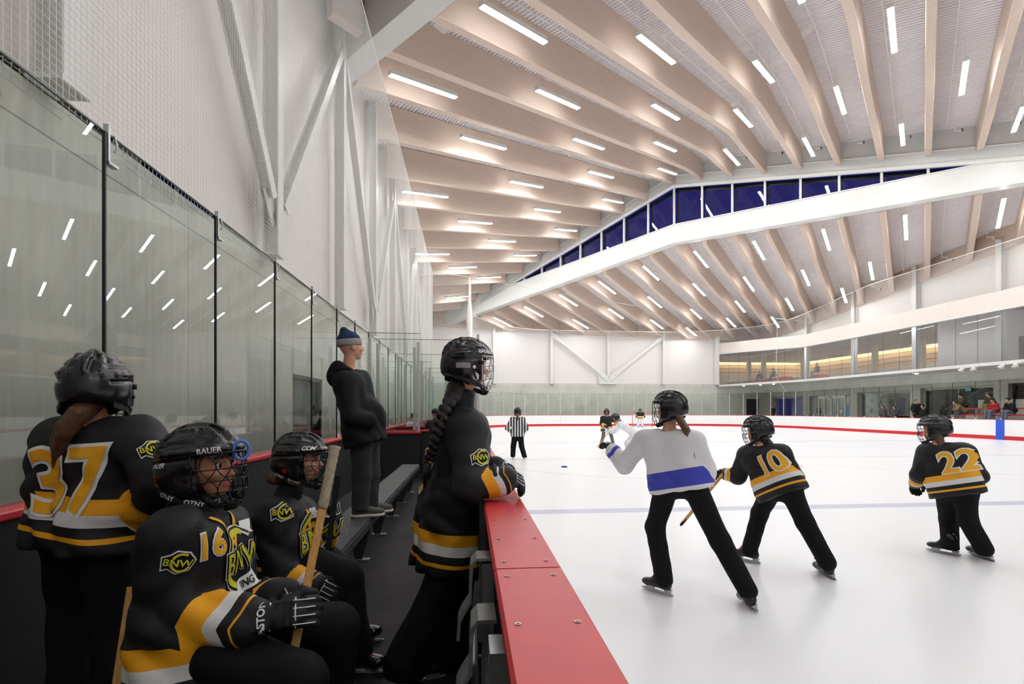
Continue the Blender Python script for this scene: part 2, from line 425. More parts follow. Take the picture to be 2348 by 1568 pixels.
def surface_nets(D, org, h):
    ins = D < 0
    n = D.shape
    c = [ins[i:n[0]-1+i, j:n[1]-1+j, k:n[2]-1+k] for i in (0, 1) for j in (0, 1) for k in (0, 1)]
    cnt = sum(x.astype(np.int8) for x in c)
    mask = (cnt > 0) & (cnt < 8)
    idx = -np.ones(mask.shape, dtype=np.int64); cells = np.argwhere(mask); idx[mask] = np.arange(len(cells))
    acc = np.zeros((len(cells), 3)); num = np.zeros(len(cells))
    for ax in range(3):
        for o1 in (0, 1):
            for o2 in (0, 1):
                off = [0, 0, 0]; oth = [q for q in range(3) if q != ax]; off[oth[0]] = o1; off[oth[1]] = o2
                p0 = cells+np.array(off); p1 = p0.copy(); p1[:, ax] += 1
                d0 = D[tuple(p0.T)]; d1 = D[tuple(p1.T)]
                cr = (d0 < 0) != (d1 < 0); t = np.where(cr, d0/np.where(cr, d0-d1, 1), 0)
                pt = p0.astype(float); pt[:, ax] += t
                acc[cr] += pt[cr]; num[cr] += 1
    vs = acc/num[:, None]*h+org
    quads = []
    for ax in range(3):
        s0 = [slice(None)]*3; s1 = [slice(None)]*3; s0[ax] = slice(0, n[ax]-1); s1[ax] = slice(1, n[ax])
        a, b = ins[tuple(s0)], ins[tuple(s1)]
        e = np.argwhere(a != b); flip = a[tuple(e.T)]
        u, w = [q for q in range(3) if q != ax]
        ok = (e[:, u] > 0) & (e[:, w] > 0) & (e[:, u] < n[u]-1) & (e[:, w] < n[w]-1)
        e = e[ok]; flip = flip[ok]
        def cid(du, dw):
            q = e.copy(); q[:, u] += du; q[:, w] += dw; return idx[tuple(q.T)]
        q = np.stack([cid(-1, -1), cid(0, -1), cid(0, 0), cid(-1, 0)], 1)
        if ax == 1: flip = ~flip
        q[~flip] = q[~flip][:, ::-1]
        quads.append(q)
    return vs, np.concatenate(quads)
def sdf_eval(P, prims, subs=(), cuts=(), inner=None):
    D = None
    for p, k in prims:
        d = prim_d(P, p); D = d if D is None else smin(D, d, k)
    for p, k in subs:
        D = -smin(-D, prim_d(P, p), k)
    for p in cuts: D = np.maximum(D, prim_d(P, p))
    return D
def sdf_mesh(prims, h, subs=(), cuts=(), wrinkle=None):
    lo = np.min([prim_box(p)[0] for p, k in prims], 0)-2.5*h; hi = np.max([prim_box(p)[1] for p, k in prims], 0)+2.5*h
    n = np.ceil((hi-lo)/h).astype(int)+1
    g = np.stack(np.meshgrid(*[lo[i]+h*np.arange(n[i]) for i in range(3)], indexing='ij'), -1)
    D = sdf_eval(g, prims, subs, cuts)
    if wrinkle is not None: D = D+wrinkle(g)
    return surface_nets(D, lo, h)
def np_obj(name, vs, qs, mat, parent=None, smooth=True, relax=1):
    if relax:
        e = np.concatenate([qs[:, [i, (i+1) % 4]] for i in range(4)])
        for _ in range(relax):
            acc = np.zeros_like(vs); cn = np.zeros(len(vs))
            np.add.at(acc, e[:, 0], vs[e[:, 1]]); np.add.at(cn, e[:, 0], 1)
            np.add.at(acc, e[:, 1], vs[e[:, 0]]); np.add.at(cn, e[:, 1], 1)
            vs = vs*.5+.5*acc/np.maximum(cn, 1)[:, None]
    me = bpy.data.meshes.new(name)
    me.vertices.add(len(vs)); me.vertices.foreach_set('co', vs.ravel())
    me.loops.add(len(qs)*4); me.loops.foreach_set('vertex_index', qs.ravel().astype(np.int32))
    me.polygons.add(len(qs)); me.polygons.foreach_set('loop_start', np.arange(0, len(qs)*4, 4, dtype=np.int32))
    try: me.polygons.foreach_set('loop_total', np.full(len(qs), 4, dtype=np.int32))
    except Exception: pass
    me.polygons.foreach_set('use_smooth', np.ones(len(qs), dtype=bool) if smooth else np.zeros(len(qs), dtype=bool))
    me.update(calc_edges=True); me.validate()
    o = link(name, me, mat, parent); return o
def set_attr(o, name, vals):
    a = o.data.attributes.new(name, 'FLOAT', 'POINT'); a.data.foreach_set('value', np.asarray(vals, dtype=np.float32))
def get_co(o):
    a = np.empty(len(o.data.vertices)*3); o.data.vertices.foreach_get('co', a); return a.reshape(-1, 3)

# ------------------------------------------------------------------ flat prints laid on a surface
def text_mesh(txt, size, bold=0.0, shear=0.0):
    cu = bpy.data.curves.new('t', 'FONT'); cu.body = txt; cu.size = size; cu.offset = bold; cu.shear = shear
    cu.align_x = 'CENTER'; cu.align_y = 'CENTER'; cu.resolution_u = 3
    o = bpy.data.objects.new('t', cu); COL.objects.link(o)
    dg = bpy.context.evaluated_depsgraph_get(); me = bpy.data.meshes.new_from_object(o.evaluated_get(dg))
    bm = bmesh.new(); bm.from_mesh(me)
    bpy.data.objects.remove(o); bpy.data.curves.remove(cu); bpy.data.meshes.remove(me)
    return bm
def poly_bm(pts):
    bm = bmesh.new(); f = bm.faces.new([bm.verts.new((x, y, 0)) for x, y in pts]); bmesh.ops.triangulate(bm, faces=[f]); return bm
def ring_bm(cx, cy, rx, ry, w, a0=0, a1=360, n=40):
    bm = bmesh.new(); pr = None
    for i in range(n+1):
        a = math.radians(a0+(a1-a0)*i/n); c, s = math.cos(a), math.sin(a)
        q = (bm.verts.new((cx+rx*c, cy+ry*s, 0)), bm.verts.new((cx+(rx-w)*c, cy+(ry-w)*s, 0)))
        if pr: bm.faces.new((pr[0], q[0], q[1], pr[1]))
        pr = q
    return bm
def scale_bm(bm, sx, sy):
    for v in bm.verts: v.co.x *= sx; v.co.y *= sy
    return bm
def bvh_of(o):
    vs = [tuple(p) for p in get_co(o)]; fs = [tuple(p.vertices) for p in o.data.polygons]
    return BVHTree.FromPolygons(vs, fs)
def decal(name, bm, org, right, up, tree, mat, parent, off=.003, step=.02, far=.35):
    """lay a flat shape on the surface in tree, seen along -(right x up)"""
    org, right, up = Vector(org), Vector(right).normalized(), Vector(up); up = (up-right*up.dot(right)).normalized(); nrm = right.cross(up)
    if step:
        xs = [v.co.x for v in bm.verts]; ys = [v.co.y for v in bm.verts]
        for ax, lo, hi in ((0, min(xs), max(xs)), (1, min(ys), max(ys))):
            k = lo+step
            while k < hi:
                co = [0, 0, 0]; co[ax] = k; no = [0, 0, 0]; no[ax] = 1
                bmesh.ops.bisect_plane(bm, geom=bm.verts[:]+bm.edges[:]+bm.faces[:], plane_co=co, plane_no=no); k += step
    dead = []
    for v in bm.verts:
        p = org+right*v.co.x+up*v.co.y
        hit, nr, _, _ = tree.ray_cast(p+nrm*far, -nrm, far*2)
        if hit is None: dead.append(v); v.co = p
        else:
            if nr.dot(nrm) < 0: nr = -nr
            v.co = hit+nrm*off*.5+nr*off
    if dead: bmesh.ops.delete(bm, geom=dead, context='VERTS')
    if not bm.faces: bm.free(); return None
    me = bpy.data.meshes.new(name); bm.to_mesh(me); bm.free()
    # face outwards
    for p in me.polygons: pass
    return link(name, me, mat, parent)
LAMP = 57.0; EXPO = 0.18
make_materials()
M = MATS
ORD = ['first', 'second', 'third', 'fourth', 'fifth', 'sixth', 'seventh', 'eighth', 'ninth', 'tenth', 'eleventh', 'twelfth', 'thirteenth', 'fourteenth', 'fifteenth', 'sixteenth', 'seventeenth', 'eighteenth', 'nineteenth', 'twentieth',
       'twenty-first', 'twenty-second', 'twenty-third', 'twenty-fourth', 'twenty-fifth', 'twenty-sixth', 'twenty-seventh', 'twenty-eighth', 'twenty-ninth', 'thirtieth']
XL = -3.56; YF = 48.9; XR = 30.2; FL = 0.13      # left wall, far wall, right upper wall, bench floor
def interp(x, pts):
    pts = sorted(pts); return float(np.interp(x, [p[0] for p in pts], [p[1] for p in pts]))
def yat(px, X):
    a = (px-CX)/F; zc = X/(ST_+CT*a); return zc*CT-zc*a*ST_

# ------------------------------------------------------------------ ground
b = MB(); b.box((0.2, -16, -.12), (27.5, 45.8, 0)); struct(b.build('ice_sheet', M['ice']))
b = MB(); b.box((-2.3, -16, -.12), (0.2, 30, FL)); struct(b.build('floor', M['rubber_floor']))
b = MB(); b.box((XL-.3, -16, -.2), (-2.3, 49.3, .02)); b.box((-2.3, 30, -.2), (.2, 49.3, .02)); b.box((.2, 45.8, -.2), (27.5, 49.3, -.01)); b.box((27.5, -16, -.2), (42, 56, .5))
struct(b.build('floor_walkway', simple('walkway', srgb(120, 121, 117), .6, .3, 0, .08, 3)))

# ------------------------------------------------------------------ walls
b = MB(); b.box((XL-.3, -16, 0), (XL, 10.19, 4.27)); b.box((XL-.3, 12.13, 0), (XL, 49.3, 4.27)); b.box((XL-.3, 10.19, 2.27), (XL, 12.13, 4.27))
struct(b.build('wall_left', M['concrete']))
b = MB(); b.box((XL-.5, -16, 4.27), (XL-.14, 49.3, 18)); b.box((XL-.145, -16, 4.2), (XL-.0, 49.3, 4.262))
struct(b.build('wall_left', M['white_panel']))
b = MB(); b.box((XL-.28, 10.19, 0), (XL-.2, 12.13, 2.27)); d1 = struct(b.build('door_1', simple('door_grey', srgb(112, 116, 114), .5, .4, 0, .05, 4)))
b = MB(); b.box((XL-.2, 10.19, 0.02), (XL-.02, 10.25, 2.27)); b.box((XL-.2, 12.07, .02), (XL-.02, 12.13, 2.27)); b.box((XL-.2, 10.19, 2.2), (XL-.02, 12.13, 2.27)); b.build('door_frame', M['frame_dark'], d1)
b = MB(); b.box((XL-.3, YF, 0), (26.1, YF+.4, 4.26)); struct(b.build('wall_far', M['concrete']))
b = MB(); b.box((XL-.3, YF+.1, 4.26), (26.1, YF+.5, 15)); struct(b.build('wall_far', M['white_panel']))
b = MB(); b.box((26.0, YF+.3, 7.2), (XR+.3, YF+.6, 15)); b.box((XR, -16, 7.2), (XR+.3, YF+.4, 15)); struct(b.build('wall_right', M['white_panel']))
b = MB(); b.box((XL-.5, -16.4, -.2), (42, -16, 16)); struct(b.build('wall_back', M['white_panel']))

def hsec(p, a, bvec, w, d, mat, name, kind='structure', label=None):
    """steel member, H section from p to a; bvec faces the room"""
    mb = MB(); p, a = Vector(p), Vector(a); ax = (a-p); n = Vector(bvec); sd = ax.cross(n).normalized()
    c = (p+a)/2; h = ax/2
    mb.obox(c+n*(d/2-.012), h, sd*w/2, n*.012); mb.obox(c-n*(d/2-.012), h, sd*w/2, n*.012); mb.obox(c, h, sd*.01, n*(d/2-.012))
    return mb
# left wall columns and V braces
CY = [-9.0, -4.6, -.1, 4.35, 8.77, 13.2, 17.65, 22.1, 26.5, 31, 35.4, 39.8, 44.2]
for i, y in enumerate(CY):
    mb = hsec((XL+.16, y, 4.22), (XL+.16, y, 16), (1, 0, 0), .24, .26, None, '')
    mb.box((XL+.02, y-.15, 4.20), (XL+.3, y+.15, 4.25)); struct(mb.build('steel_column', M['steel_white']))
ZB, ZT = 4.75, 11.2
for i in range(0, 12):
    y0, y1 = CY[i], CY[i+1]
    za, zb = (ZB, ZT) if i % 2 == 0 else (ZT, ZB)
    p, q = Vector((XL+.2, y0, za)), Vector((XL+.2, y1, zb)); d = (q-p).normalized()
    mb = hsec(p+d*.45, q-d*.45, (1, 0, 0), .2, .2, None, '')
    for e, dd in ((p, d), (q, -d)):
        mb.obox(e+dd*.32, dd*.3, Vector((.012, 0, 0)), d.cross(Vector((1, 0, 0)))*.17)
    struct(mb.build('steel_brace', M['steel_white']))
# far wall columns and braces
XC = [2.55, 8.4, 14.3, 20.2]
for x in XC:
    mb = hsec((x, YF-.16, 4.22), (x, YF-.16, 10.6), (0, -1, 0), .26, .26, None, ''); mb.box((x-.22, YF-.34, 4.2), (x+.22, YF, 4.27)); struct(mb.build('steel_column', M['steel_white']))
mb = MB(); mb.box((25.75, YF-.36, 4.2), (26.15, YF-.02, 9.2)); struct(mb.build('steel_column', M['steel_white']))
for x0, x1 in ((8.4, 14.3), (20.2, 14.3)):
    p, q = Vector((x0, YF-.3, 9.25)), Vector((x1, YF-.3, 4.65)); d = (q-p).normalized()
    mb = hsec(p+d*.3, q-d*.9, (0, -1, 0), .24, .2, None, '')
    for e, dd, l in ((p, d, .45), (q, -d, .75)):
        mb.obox(e+dd*(l+.1), dd*l, Vector((0, .012, 0)), d.cross(Vector((0, 1, 0)))*.24)
    struct(mb.build('steel_brace', M['steel_white']))
mb = MB(); mb.add([(13.2, YF-.2, 5.25), (13.35, YF-.2, 4.2), (15.25, YF-.2, 4.2), (15.4, YF-.2, 5.25), (14.7, YF-.2, 5.0), (13.9, YF-.2, 5.0)], [tuple(range(6))])
mb.add([(13.2, YF-.17, 5.25), (13.35, YF-.17, 4.2), (15.25, YF-.17, 4.2), (15.4, YF-.17, 5.25), (14.7, YF-.17, 5.0), (13.9, YF-.17, 5.0)], [tuple(range(6))]); struct(mb.build('gusset_plate', M['steel_white']))
# right wall columns above the wooden fascia
for y in (40.57, 35.27, 30.03, 24.82, 19.5):
    mb = hsec((XR-.2, y, 4.2), (XR-.2, y, 11.2), (-1, 0, 0), .3, .32, None, ''); struct(mb.build('steel_column', M['steel_white']))

# ------------------------------------------------------------------ timber roof
T0 = 13.12; DT = 1.9
def tk(k): return T0-DT*k
def zA(s, t): return 9.45+.235*s-(.275*(t-T0) if t > T0 else 0)
def zB(s, t): return 17.1+.07*(s-32.5)-.2*(T0-t) if t < T0 else 99
def zup(s, t, k=0.0):
    a, bb = zA(s, t), zB(s, t)
    if k <= 0 or bb > 90: return min(a, bb)
    h = max(0, min(1, .5+.5*(bb-a)/k)); return bb+(a-bb)*h-k*h*(1-h)
LEDGE_F = [(-3.5, 10.0), (2.5, 9.62), (8.2, 9.39), (14.3, 9.21), (20.2, 9.06), (26, 8.9), (30.2, 8.75)]
LEDGE_R = [(-16, 12.0), (20, 11.0), (26.2, 10.45), (28.75, 10.15), (31.2, 9.95), (33.6, 9.72), (36.1, 9.48), (38.6, 9.27), (41, 9.02), (43.7, 8.78), (48.9, 8.72)]
def zlo_start(t): return 12.72-(.126*(t-T0) if t > T0 else .035*(T0-t))
def lo_end(t):
    s = (YF-.25-.7133*t)/SY if False else (YF-.25-t*TY)/SY
    X = s*SX+t*TX
    if X <= XR-.15: return s, interp(X, LEDGE_F)
    s = (XR-.15-t*TX)/SX; Y = s*SY+t*TY
    return s, interp(Y, LEDGE_R)
def zlo(s, t):
    s1, z1 = lo_end(t); z0 = zlo_start(t)
    if s1 < 34: return z0-.1*(s-33)
    return z0+(z1-z0)*min(1.02, (s-33.0)/(s1-33.0))
DEPTH = 1.27; BW = .14
ALPHA = math.atan2(SY, SX)
def beam(name, t, s0, s1, zf, dep=DEPTH):
    n = max(2, int((s1-s0)/.5)+1); ss = [s0+(s1-s0)*i/(n-1) for i in range(n)]
    vs = []; z0 = zf(s0)
    for s in ss:
        zb = zf(s)-z0
        c = .02
        for y, z in ((-BW+c, zb), (BW-c, zb), (BW, zb+c), (BW, zb+dep), (-BW, zb+dep), (-BW, zb+c)): vs.append((s-s0, y, z))
    fs = []
    for i in range(n-1):
        for j in range(6): k = (j+1) % 6; fs.append((i*6+j, i*6+k, (i+1)*6+k, (i+1)*6+j))
    fs += [tuple(range(6))[::-1], tuple((n-1)*6+j for j in range(6))]
    mb = MB(); mb.add(vs, fs); o = mb.build(name, M['glulam']); o.location = ST(s0, t, z0); o.rotation_euler = (0, 0, ALPHA)
    smooth_by_angle(o, 30); return struct(o)
def s_left(t): return max(7.75, (t*.70091+XL+.12)/SX)
for k in range(-11, 15):
    t = tk(k); s0 = s_left(t); s1 = min(32.35, (XR-.1-t*TX)/SX)
    if s1-s0 > .8: beam('roof_beam', t, s0, s1, lambda s, t=t: zup(s, t, .16))
for k in range(-14, 14):
    t = tk(k); s1, z1 = lo_end(t)
    if s1 > 34: beam('roof_beam', t, 33.15, s1, lambda s, t=t: zlo(s, t), 1.2)
# stubs on the near side of the first girder
for k in range(0, 14):
    t = tk(k); s0 = max(-16, (t*.70091+XL+.12)/SX if t > 0 else -14)
    if 7.0-s0 > .5: beam('roof_beam', t, s0, 7.05, lambda s: 11.3)

def deck_strip(mb, t0, t1, s0, s1, zf, pitch=.17, dep=.045):
    prof = [(0, 0), (.4, 0), (.52, 1), (.88, 1)]
    pts = []; s = s0
    while s < s1:
        for f_, d in prof: pts.append((min(s+f_*pitch, s1), d*dep))
        s += pitch
    vs = []; fs = []
    for s, d in pts:
        for t in (t0, t1): vs.append(ST(s, t, zf(s, t)+d))
    for i in range(len(pts)-1): fs.append((2*i, 2*i+1, 2*i+3, 2*i+2))
    mb.add(vs, fs)
mb = MB()
for k in range(-12, 15):
    ta, tb = tk(k+1)+1e-4, tk(k)-1e-4
    deck_strip(mb, ta, tb, min(s_left(ta), s_left(tb)), 32.5, lambda s, t: zup(s, t)+DEPTH-.01)
deck_strip(mb, -45, 13.2, -38, 7.4, lambda s, t: 12.5, .34)
struct(mb.build('ceiling', M['deck'], recalc=False))
mb = MB()
for k in range(-15, 14):
    ta, tb = tk(k+1)+1e-4, tk(k)-1e-4
    s1 = max(lo_end(ta)[0], lo_end(tb)[0])
    if s1 > 33.5: deck_strip(mb, ta, tb, 33.0, s1+.3, lambda s, t: zlo(s, t)+1.19)
struct(mb.build('ceiling_lower', M['deck'], recalc=False))

# first girder (near) and the long girder under the window band
mb = MB()
def gird(mb, s0, s1, top, bot, ts):
    vs = []; fs = []
    for t in ts:
        zt, zb_ = interp(t, top), interp(t, bot)
        vs += [ST(s0, t, zb_), ST(s1, t, zb_), ST(s1, t, zt), ST(s0, t, zt)]
    for i in range(len(ts)-1):
        for j in range(4): k = (j+1) % 4; fs.append((i*4+j, i*4+k, (i+1)*4+k, (i+1)*4+j))
    fs += [(0, 1, 2, 3), tuple((len(ts)-1)*4+j for j in range(4))]
    mb.add(vs, fs)
gird(mb, 7.1, 7.7, [(-20, 12.6), (13, 12.6)], [(-20, 11.0), (13, 11.05)], [-20, 0, 13.0]); struct(mb.build('steel_girder', M['steel_white']))
GT = [(39, 10.05), (33.2, 11.5), (29, 12.4), (13.11, 14.25), (-16, 12.65)]; GB = [(39, 9.8), (33.2, 10.45), (13.11, 13.03), (-16, 11.45)]
mb = MB(); gird(mb, 32.55, 33.15, GT, GB, [-14.5, 0, 13.11, 20, 29, 33.2, 36, 38.4]); struct(mb.build('steel_girder', M['steel_white']))
mb = MB(); gird(mb, 32.5, 33.2, [(t, z+.06) for t, z in GT], GT, [-14.5, 0, 13.11, 20, 29, 33.2]); struct(mb.build('trim_1', M['steel_white']))
EA = [(40, 9.35), (29.5, 12.3), (13.11, 17.05), (-16, 10.6)]
# gabled eave tube and white band above it
mb = MB(); mb.tube([ST(32.55, t, interp(t, EA)-.1) for t in (31.5, 22, 13.11, 5, -4, -14)], .15, 12); struct(mb.build('eave_tube', M['steel_white'], smooth=True))
mb = MB()
ts = [t for t in np.linspace(-14, 38, 80)] + [13.11]; ts.sort()
vs = []; fs = []
for t in ts: vs += [ST(32.46, t, max(interp(t, EA)-.12, interp(t, GB))), ST(32.46, t, zup(32.46, t)+DEPTH+.1)]
for i in range(len(ts)-1): fs.append((2*i, 2*i+1, 2*i+3, 2*i+2))
mb.add(vs, fs); struct(mb.build('wall_upper', simple('band_white', srgb(228, 229, 227), .45, .35, 0, .02, 4)))
mb = MB()
for k in range(-10, 9): 
    for dz in (.55,):
        ta, tb = tk(k)-.16, tk(k+1)+.16
        mb.tube([ST(32.40, ta, interp(ta, EA)+dz), ST(32.40, tb, interp(tb, EA)+dz)], .04, 6)
struct(mb.build('trim_2', M['pipe_white']))
# windows between eave and girder, one per bay
wn = 0
for k in range(-9, 8):
    ta, tb = tk(k), tk(k+1)
    n = 9; pts = []
    tt_ = [ta+(tb-ta)*i/(n-1) for i in range(n)]
    col = [(t, interp(t, GT)+.05, interp(t, EA)-.15) for t in tt_]
    col = [c for c in col if c[2] > c[1]+.02]
    if len(col) < 2: continue
    wn += 1
    mbp = MB(); vs = []
    for t, z0, z1 in col: vs += [ST(32.95, t, z0), ST(32.95, t, z1)]
    mbp.add(vs, [(2*i, 2*i+1, 2*i+3, 2*i+2) for i in range(len(col)-1)])
    w = struct(mbp.build('window_%d' % wn, M['window_glass']))
    mf = MB()
    if interp(ta, EA) > interp(ta, GT)+.3: mf.box((-.07, -.06, interp(ta, GT)), (.07, .06, interp(ta, EA)-.1))
    f_o = mf.build('window_frame', M['steel_white'], w) if mf.v else None
    if f_o: f_o.location = ST(32.72, ta); f_o.rotation_euler = (0, 0, ALPHA)
    if len(col) > 3:
        mi = MB()
        for t, sg in ((col[0][0], -1), (col[-1][0], 1)):
            pass
        a0, a1 = col[0], col[-1]
        mi.bar(ST(33.05, a0[0], a0[2]-.12), ST(33.05, a1[0], a1[2]-.12), .06, .24)
        mi.bar(ST(33.05, a0[0]-.14, a0[1]), ST(33.05, a0[0]-.14, a0[2]-.06), .06, .16, up=(SX, SY, 0))
        mi.build('eave_reflection', M['frame_dark'], w)  # dark bars standing in for the eave's reflection in the pane

# perimeter timber ledgers at the wall heads
mb = MB(); xs = [p[0] for p in LEDGE_F]
vs = []
for x, z in LEDGE_F: vs += [(x, YF-.18, z), (x, YF+.12, z), (x, YF+.12, z+1.35), (x, YF-.18, z+1.35)]
fs = []
for i in range(len(LEDGE_F)-1):
    for j in range(4): k = (j+1) % 4; fs.append((i*4+j, i*4+k, (i+1)*4+k, (i+1)*4+j))
mb.add(vs, fs); struct(mb.build('ledger_beam', M['glulam']))
mb = MB(); vs = []
for y, z in LEDGE_R: vs += [(XR-.16, y, z), (XR+.05, y, z), (XR+.05, y, z+1.3), (XR-.16, y, z+1.3)]
fs = []
for i in range(len(LEDGE_R)-1):
    for j in range(4): k = (j+1) % 4; fs.append((i*4+j, i*4+k, (i+1)*4+k, (i+1)*4+j))
mb.add(vs, fs); struct(mb.build('ledger_beam', M['glulam']))
# flat steel straps lying across the deck along the folds
def strap(mb, s0, t0, s1, t1, w=.5):
    n = 8; pr = None
    for i in range(n):
        f0, f1 = i/n, (i+1)/n
        p = [ (s0+(s1-s0)*f, t0+(t1-t0)*f) for f in (f0, f1)]
        mb.bar(ST(*p[0], zup(*p[0])+DEPTH-.04), ST(*p[1], zup(*p[1])+DEPTH-.04), w, .05)
mb = MB(); strap(mb, 32.3, T0, 14.5, -1.9, .32)
struct(mb.build('steel_strap', M['deck']))
mb = MB(); strap(mb, 9.6, 12, 9.6, 0, .45); struct(mb.build('steel_strap', M['deck']))

# ------------------------------------------------------------------ lamps
def make_lamp():
    r = empty('ceiling_light')
    mb = MB(); mb.box((-1.375, -.085, -.012), (1.375, .085, .12)); mb.build('housing', M['steel_white'], r)
    mb = MB(); mb.box((-1.365, -.078, -.034), (1.365, .078, -.013)); mb.build('diffuser', M['lamp'], r)
    for x in (-1.0, 1.0):
        mb = MB(); mb.tube([(x, 0, .12), (x, 0, 1.0)], .004, 5); mb.build('suspension_wire', M['galv'], r)
    return r
lamp0 = make_lamp()
def dup(root, loc=None, rot=None, label=None):
    r = root.copy(); COL.objects.link(r)
    if loc is not None: r.location = loc
    if rot is not None: r.rotation_euler = rot
    if label: r['label'] = label
    for ch in [c for c in bpy.data.objects if c.parent == root]:
        c = ch.copy(); COL.objects.link(c); c.parent = r
        for g in [q for q in bpy.data.objects if q.parent == ch]:
            d = g.copy(); COL.objects.link(d); d.parent = c
    return r
LAMP_CH = [c for c in bpy.data.objects if c.parent == lamp0]
first = True
def place_lamp(loc, rot, label, group):
    global first
    if first: r = lamp0; first = False
    else:
        r = lamp0.copy(); COL.objects.link(r)
        for ch in LAMP_CH: c = ch.copy(); COL.objects.link(c); c.parent = r
    r.location = loc; r.rotation_euler = rot; tag(r, label, 'ceiling light', group)
def bay_word(i):
    # i: bay index counted from the peak of the window band
    if i >= 0: return '%s bay right of the window-band peak' % ORD[i]
    return '%s bay left of the window-band peak' % ORD[-i-1]
for i in range(-11, 13):
    t = tk(i+.5)
    for up in (True, False):
        if up: ss = (10.0, 20.0, 29.3) if i % 2 == 0 else (14.75, 24.45)
        else: ss = (35.3, 45.0) if i % 2 == 0 else (40.3, 49.0)
        if not up and i == 4: ss = (35.3, 44.0)
        ok = []
        for s in ss:
            X, Y = s*SX+t*TX, s*SY+t*TY
            if up and (s-1.4 < s_left(t)): continue
            if X > XR-1.2 or X < XL+.4 or Y > YF-1.7: continue
            if not up and s+1.4 > lo_end(t)[0]: continue
            ok.append(s)
        for j, s in enumerate(ok):
            zf = zup if up else zlo
            z = zf(s, t)+.1; sl = (zf(s+1, t)-zf(s-1, t))/2
            n_ = len(ok)
            pos = {1: 'the only one there', 2: ['nearest the camera', 'farthest from the camera'], 3: ['nearest the camera', 'middle one', 'farthest from the camera']}[n_]
            if n_ > 1: pos = pos[j]
            lab = 'white linear light, %s roof, %s, %s' % ('upper' if up else 'lower', bay_word(i), pos)
            place_lamp(ST(s, t, z), (0, -math.atan(sl), ALPHA), lab, 'linear lights under the timber roof')
# lamps over the part of the hall behind the camera
cnt = 0
for s in (3.0, -3.5, -10, -16.5):
    for t in (8, 3, -2, -7, -12, -17, -22, -27, -32):
        X, Y = s*SX+t*TX, s*SY+t*TY
        if XL+1 < X < XR-1 and Y > -15:
            cnt += 1
            place_lamp(ST(s, t, 11.4), (0, 0, ALPHA), 'white linear light under the flat near roof, outside the picture', 'lights over the near end of the hall')

# ------------------------------------------------------------------ sprinkler pipes along some bays
def pipe(i, up, s0, s1, label):
    t = tk(i+.36); r = empty('sprinkler_pipe', ST(s0, t, 0))
    zf = (lambda s: zup(s, t)+DEPTH-.28) if up else (lambda s: zlo(s, t)+1.19-.28)
    n = 14; pts = [ST(s0+(s1-s0)*q/n, t, zf(s0+(s1-s0)*q/n)) for q in range(n+1)]
    mb = MB(r.location); mb.tube(pts, .022, 6); e = pts[-1]; o = mb.build('pipe_run', M['pipe_white'], r); o.location = (0, 0, 0)
    mb = MB(r.location); dt = Vector((TX, TY, 0)); dsv = Vector((SX, SY, 0))
    mb.tube([e, e+Vector((0, 0, -.12)), e-dt*.25+Vector((0, 0, -.16)), e-dt*.3+dsv*.05+Vector((0, 0, -.34)), e-dt*.5+dsv*.05+Vector((0, 0, -.38))], .03, 6); o = mb.build('drop_elbow', M['pipe_white'], r)
    mb = MB(r.location); c = e-dt*.5+dsv*.05+Vector((0, 0, -.38)); mb.disc(c-dt*.04, dt, .07, .05, 10); o = mb.build('sprinkler_head', M['frame_dark'], r)
    mb = MB(r.location)
    for q in range(1, n, 2): mb.tube([pts[q], pts[q]+Vector((0, 0, .27))], .006, 4)
    mb.build('hanger', M['galv'], r)
    tag(r, label, 'sprinkler pipe', 'sprinkler pipes under the roof deck')
for i in range(1, 9):
    pipe(i, True, s_left(tk(i))+1, 31.3, 'thin white sprinkler pipe under the upper roof deck, %s' % bay_word(i))
for i in range(-3, 9):
    t = tk(i+.36); pipe(i, False, 33.4, lo_end(t)[0]-.6, 'thin white sprinkler pipe under the lower roof deck, %s' % bay_word(i))
# ------------------------------------------------------------------ rink boards along a rounded path
R_ = 8.5; X0, X1, Y1 = .26, 27.35, 45.6
def rink_path():
    P = [(X0, y) for y in np.arange(-15.5, Y1-R_, 1.22)] + [(X0, Y1-R_)]
    for a in np.linspace(180, 90, 12)[1:]: P.append((X0+R_+R_*math.cos(math.radians(a)), Y1-R_+R_*math.sin(math.radians(a))))
    P += [(x, Y1) for x in np.arange(X0+R_+1.2, X1-R_, 1.2)]
    for a in np.linspace(90, 0, 12): P.append((X1-R_+R_*math.cos(math.radians(a)), Y1-R_+R_*math.sin(math.radians(a))))
    P += [(X1, y) for y in np.arange(Y1-R_-.75, -15, -1.24)]
    return [Vector((x, y, 0)) for x, y in P]
PATH = rink_path()
def frames(P):
    out = []
    for i, p in enumerate(P):
        d = (P[min(i+1, len(P)-1)]-P[max(i-1, 0)]).normalized(); out.append((p, Vector((-d.y, d.x, 0)), Vector((0, 0, 1))))
    return out
def sub_path(f): return frames([p for p in PATH if f(p)])
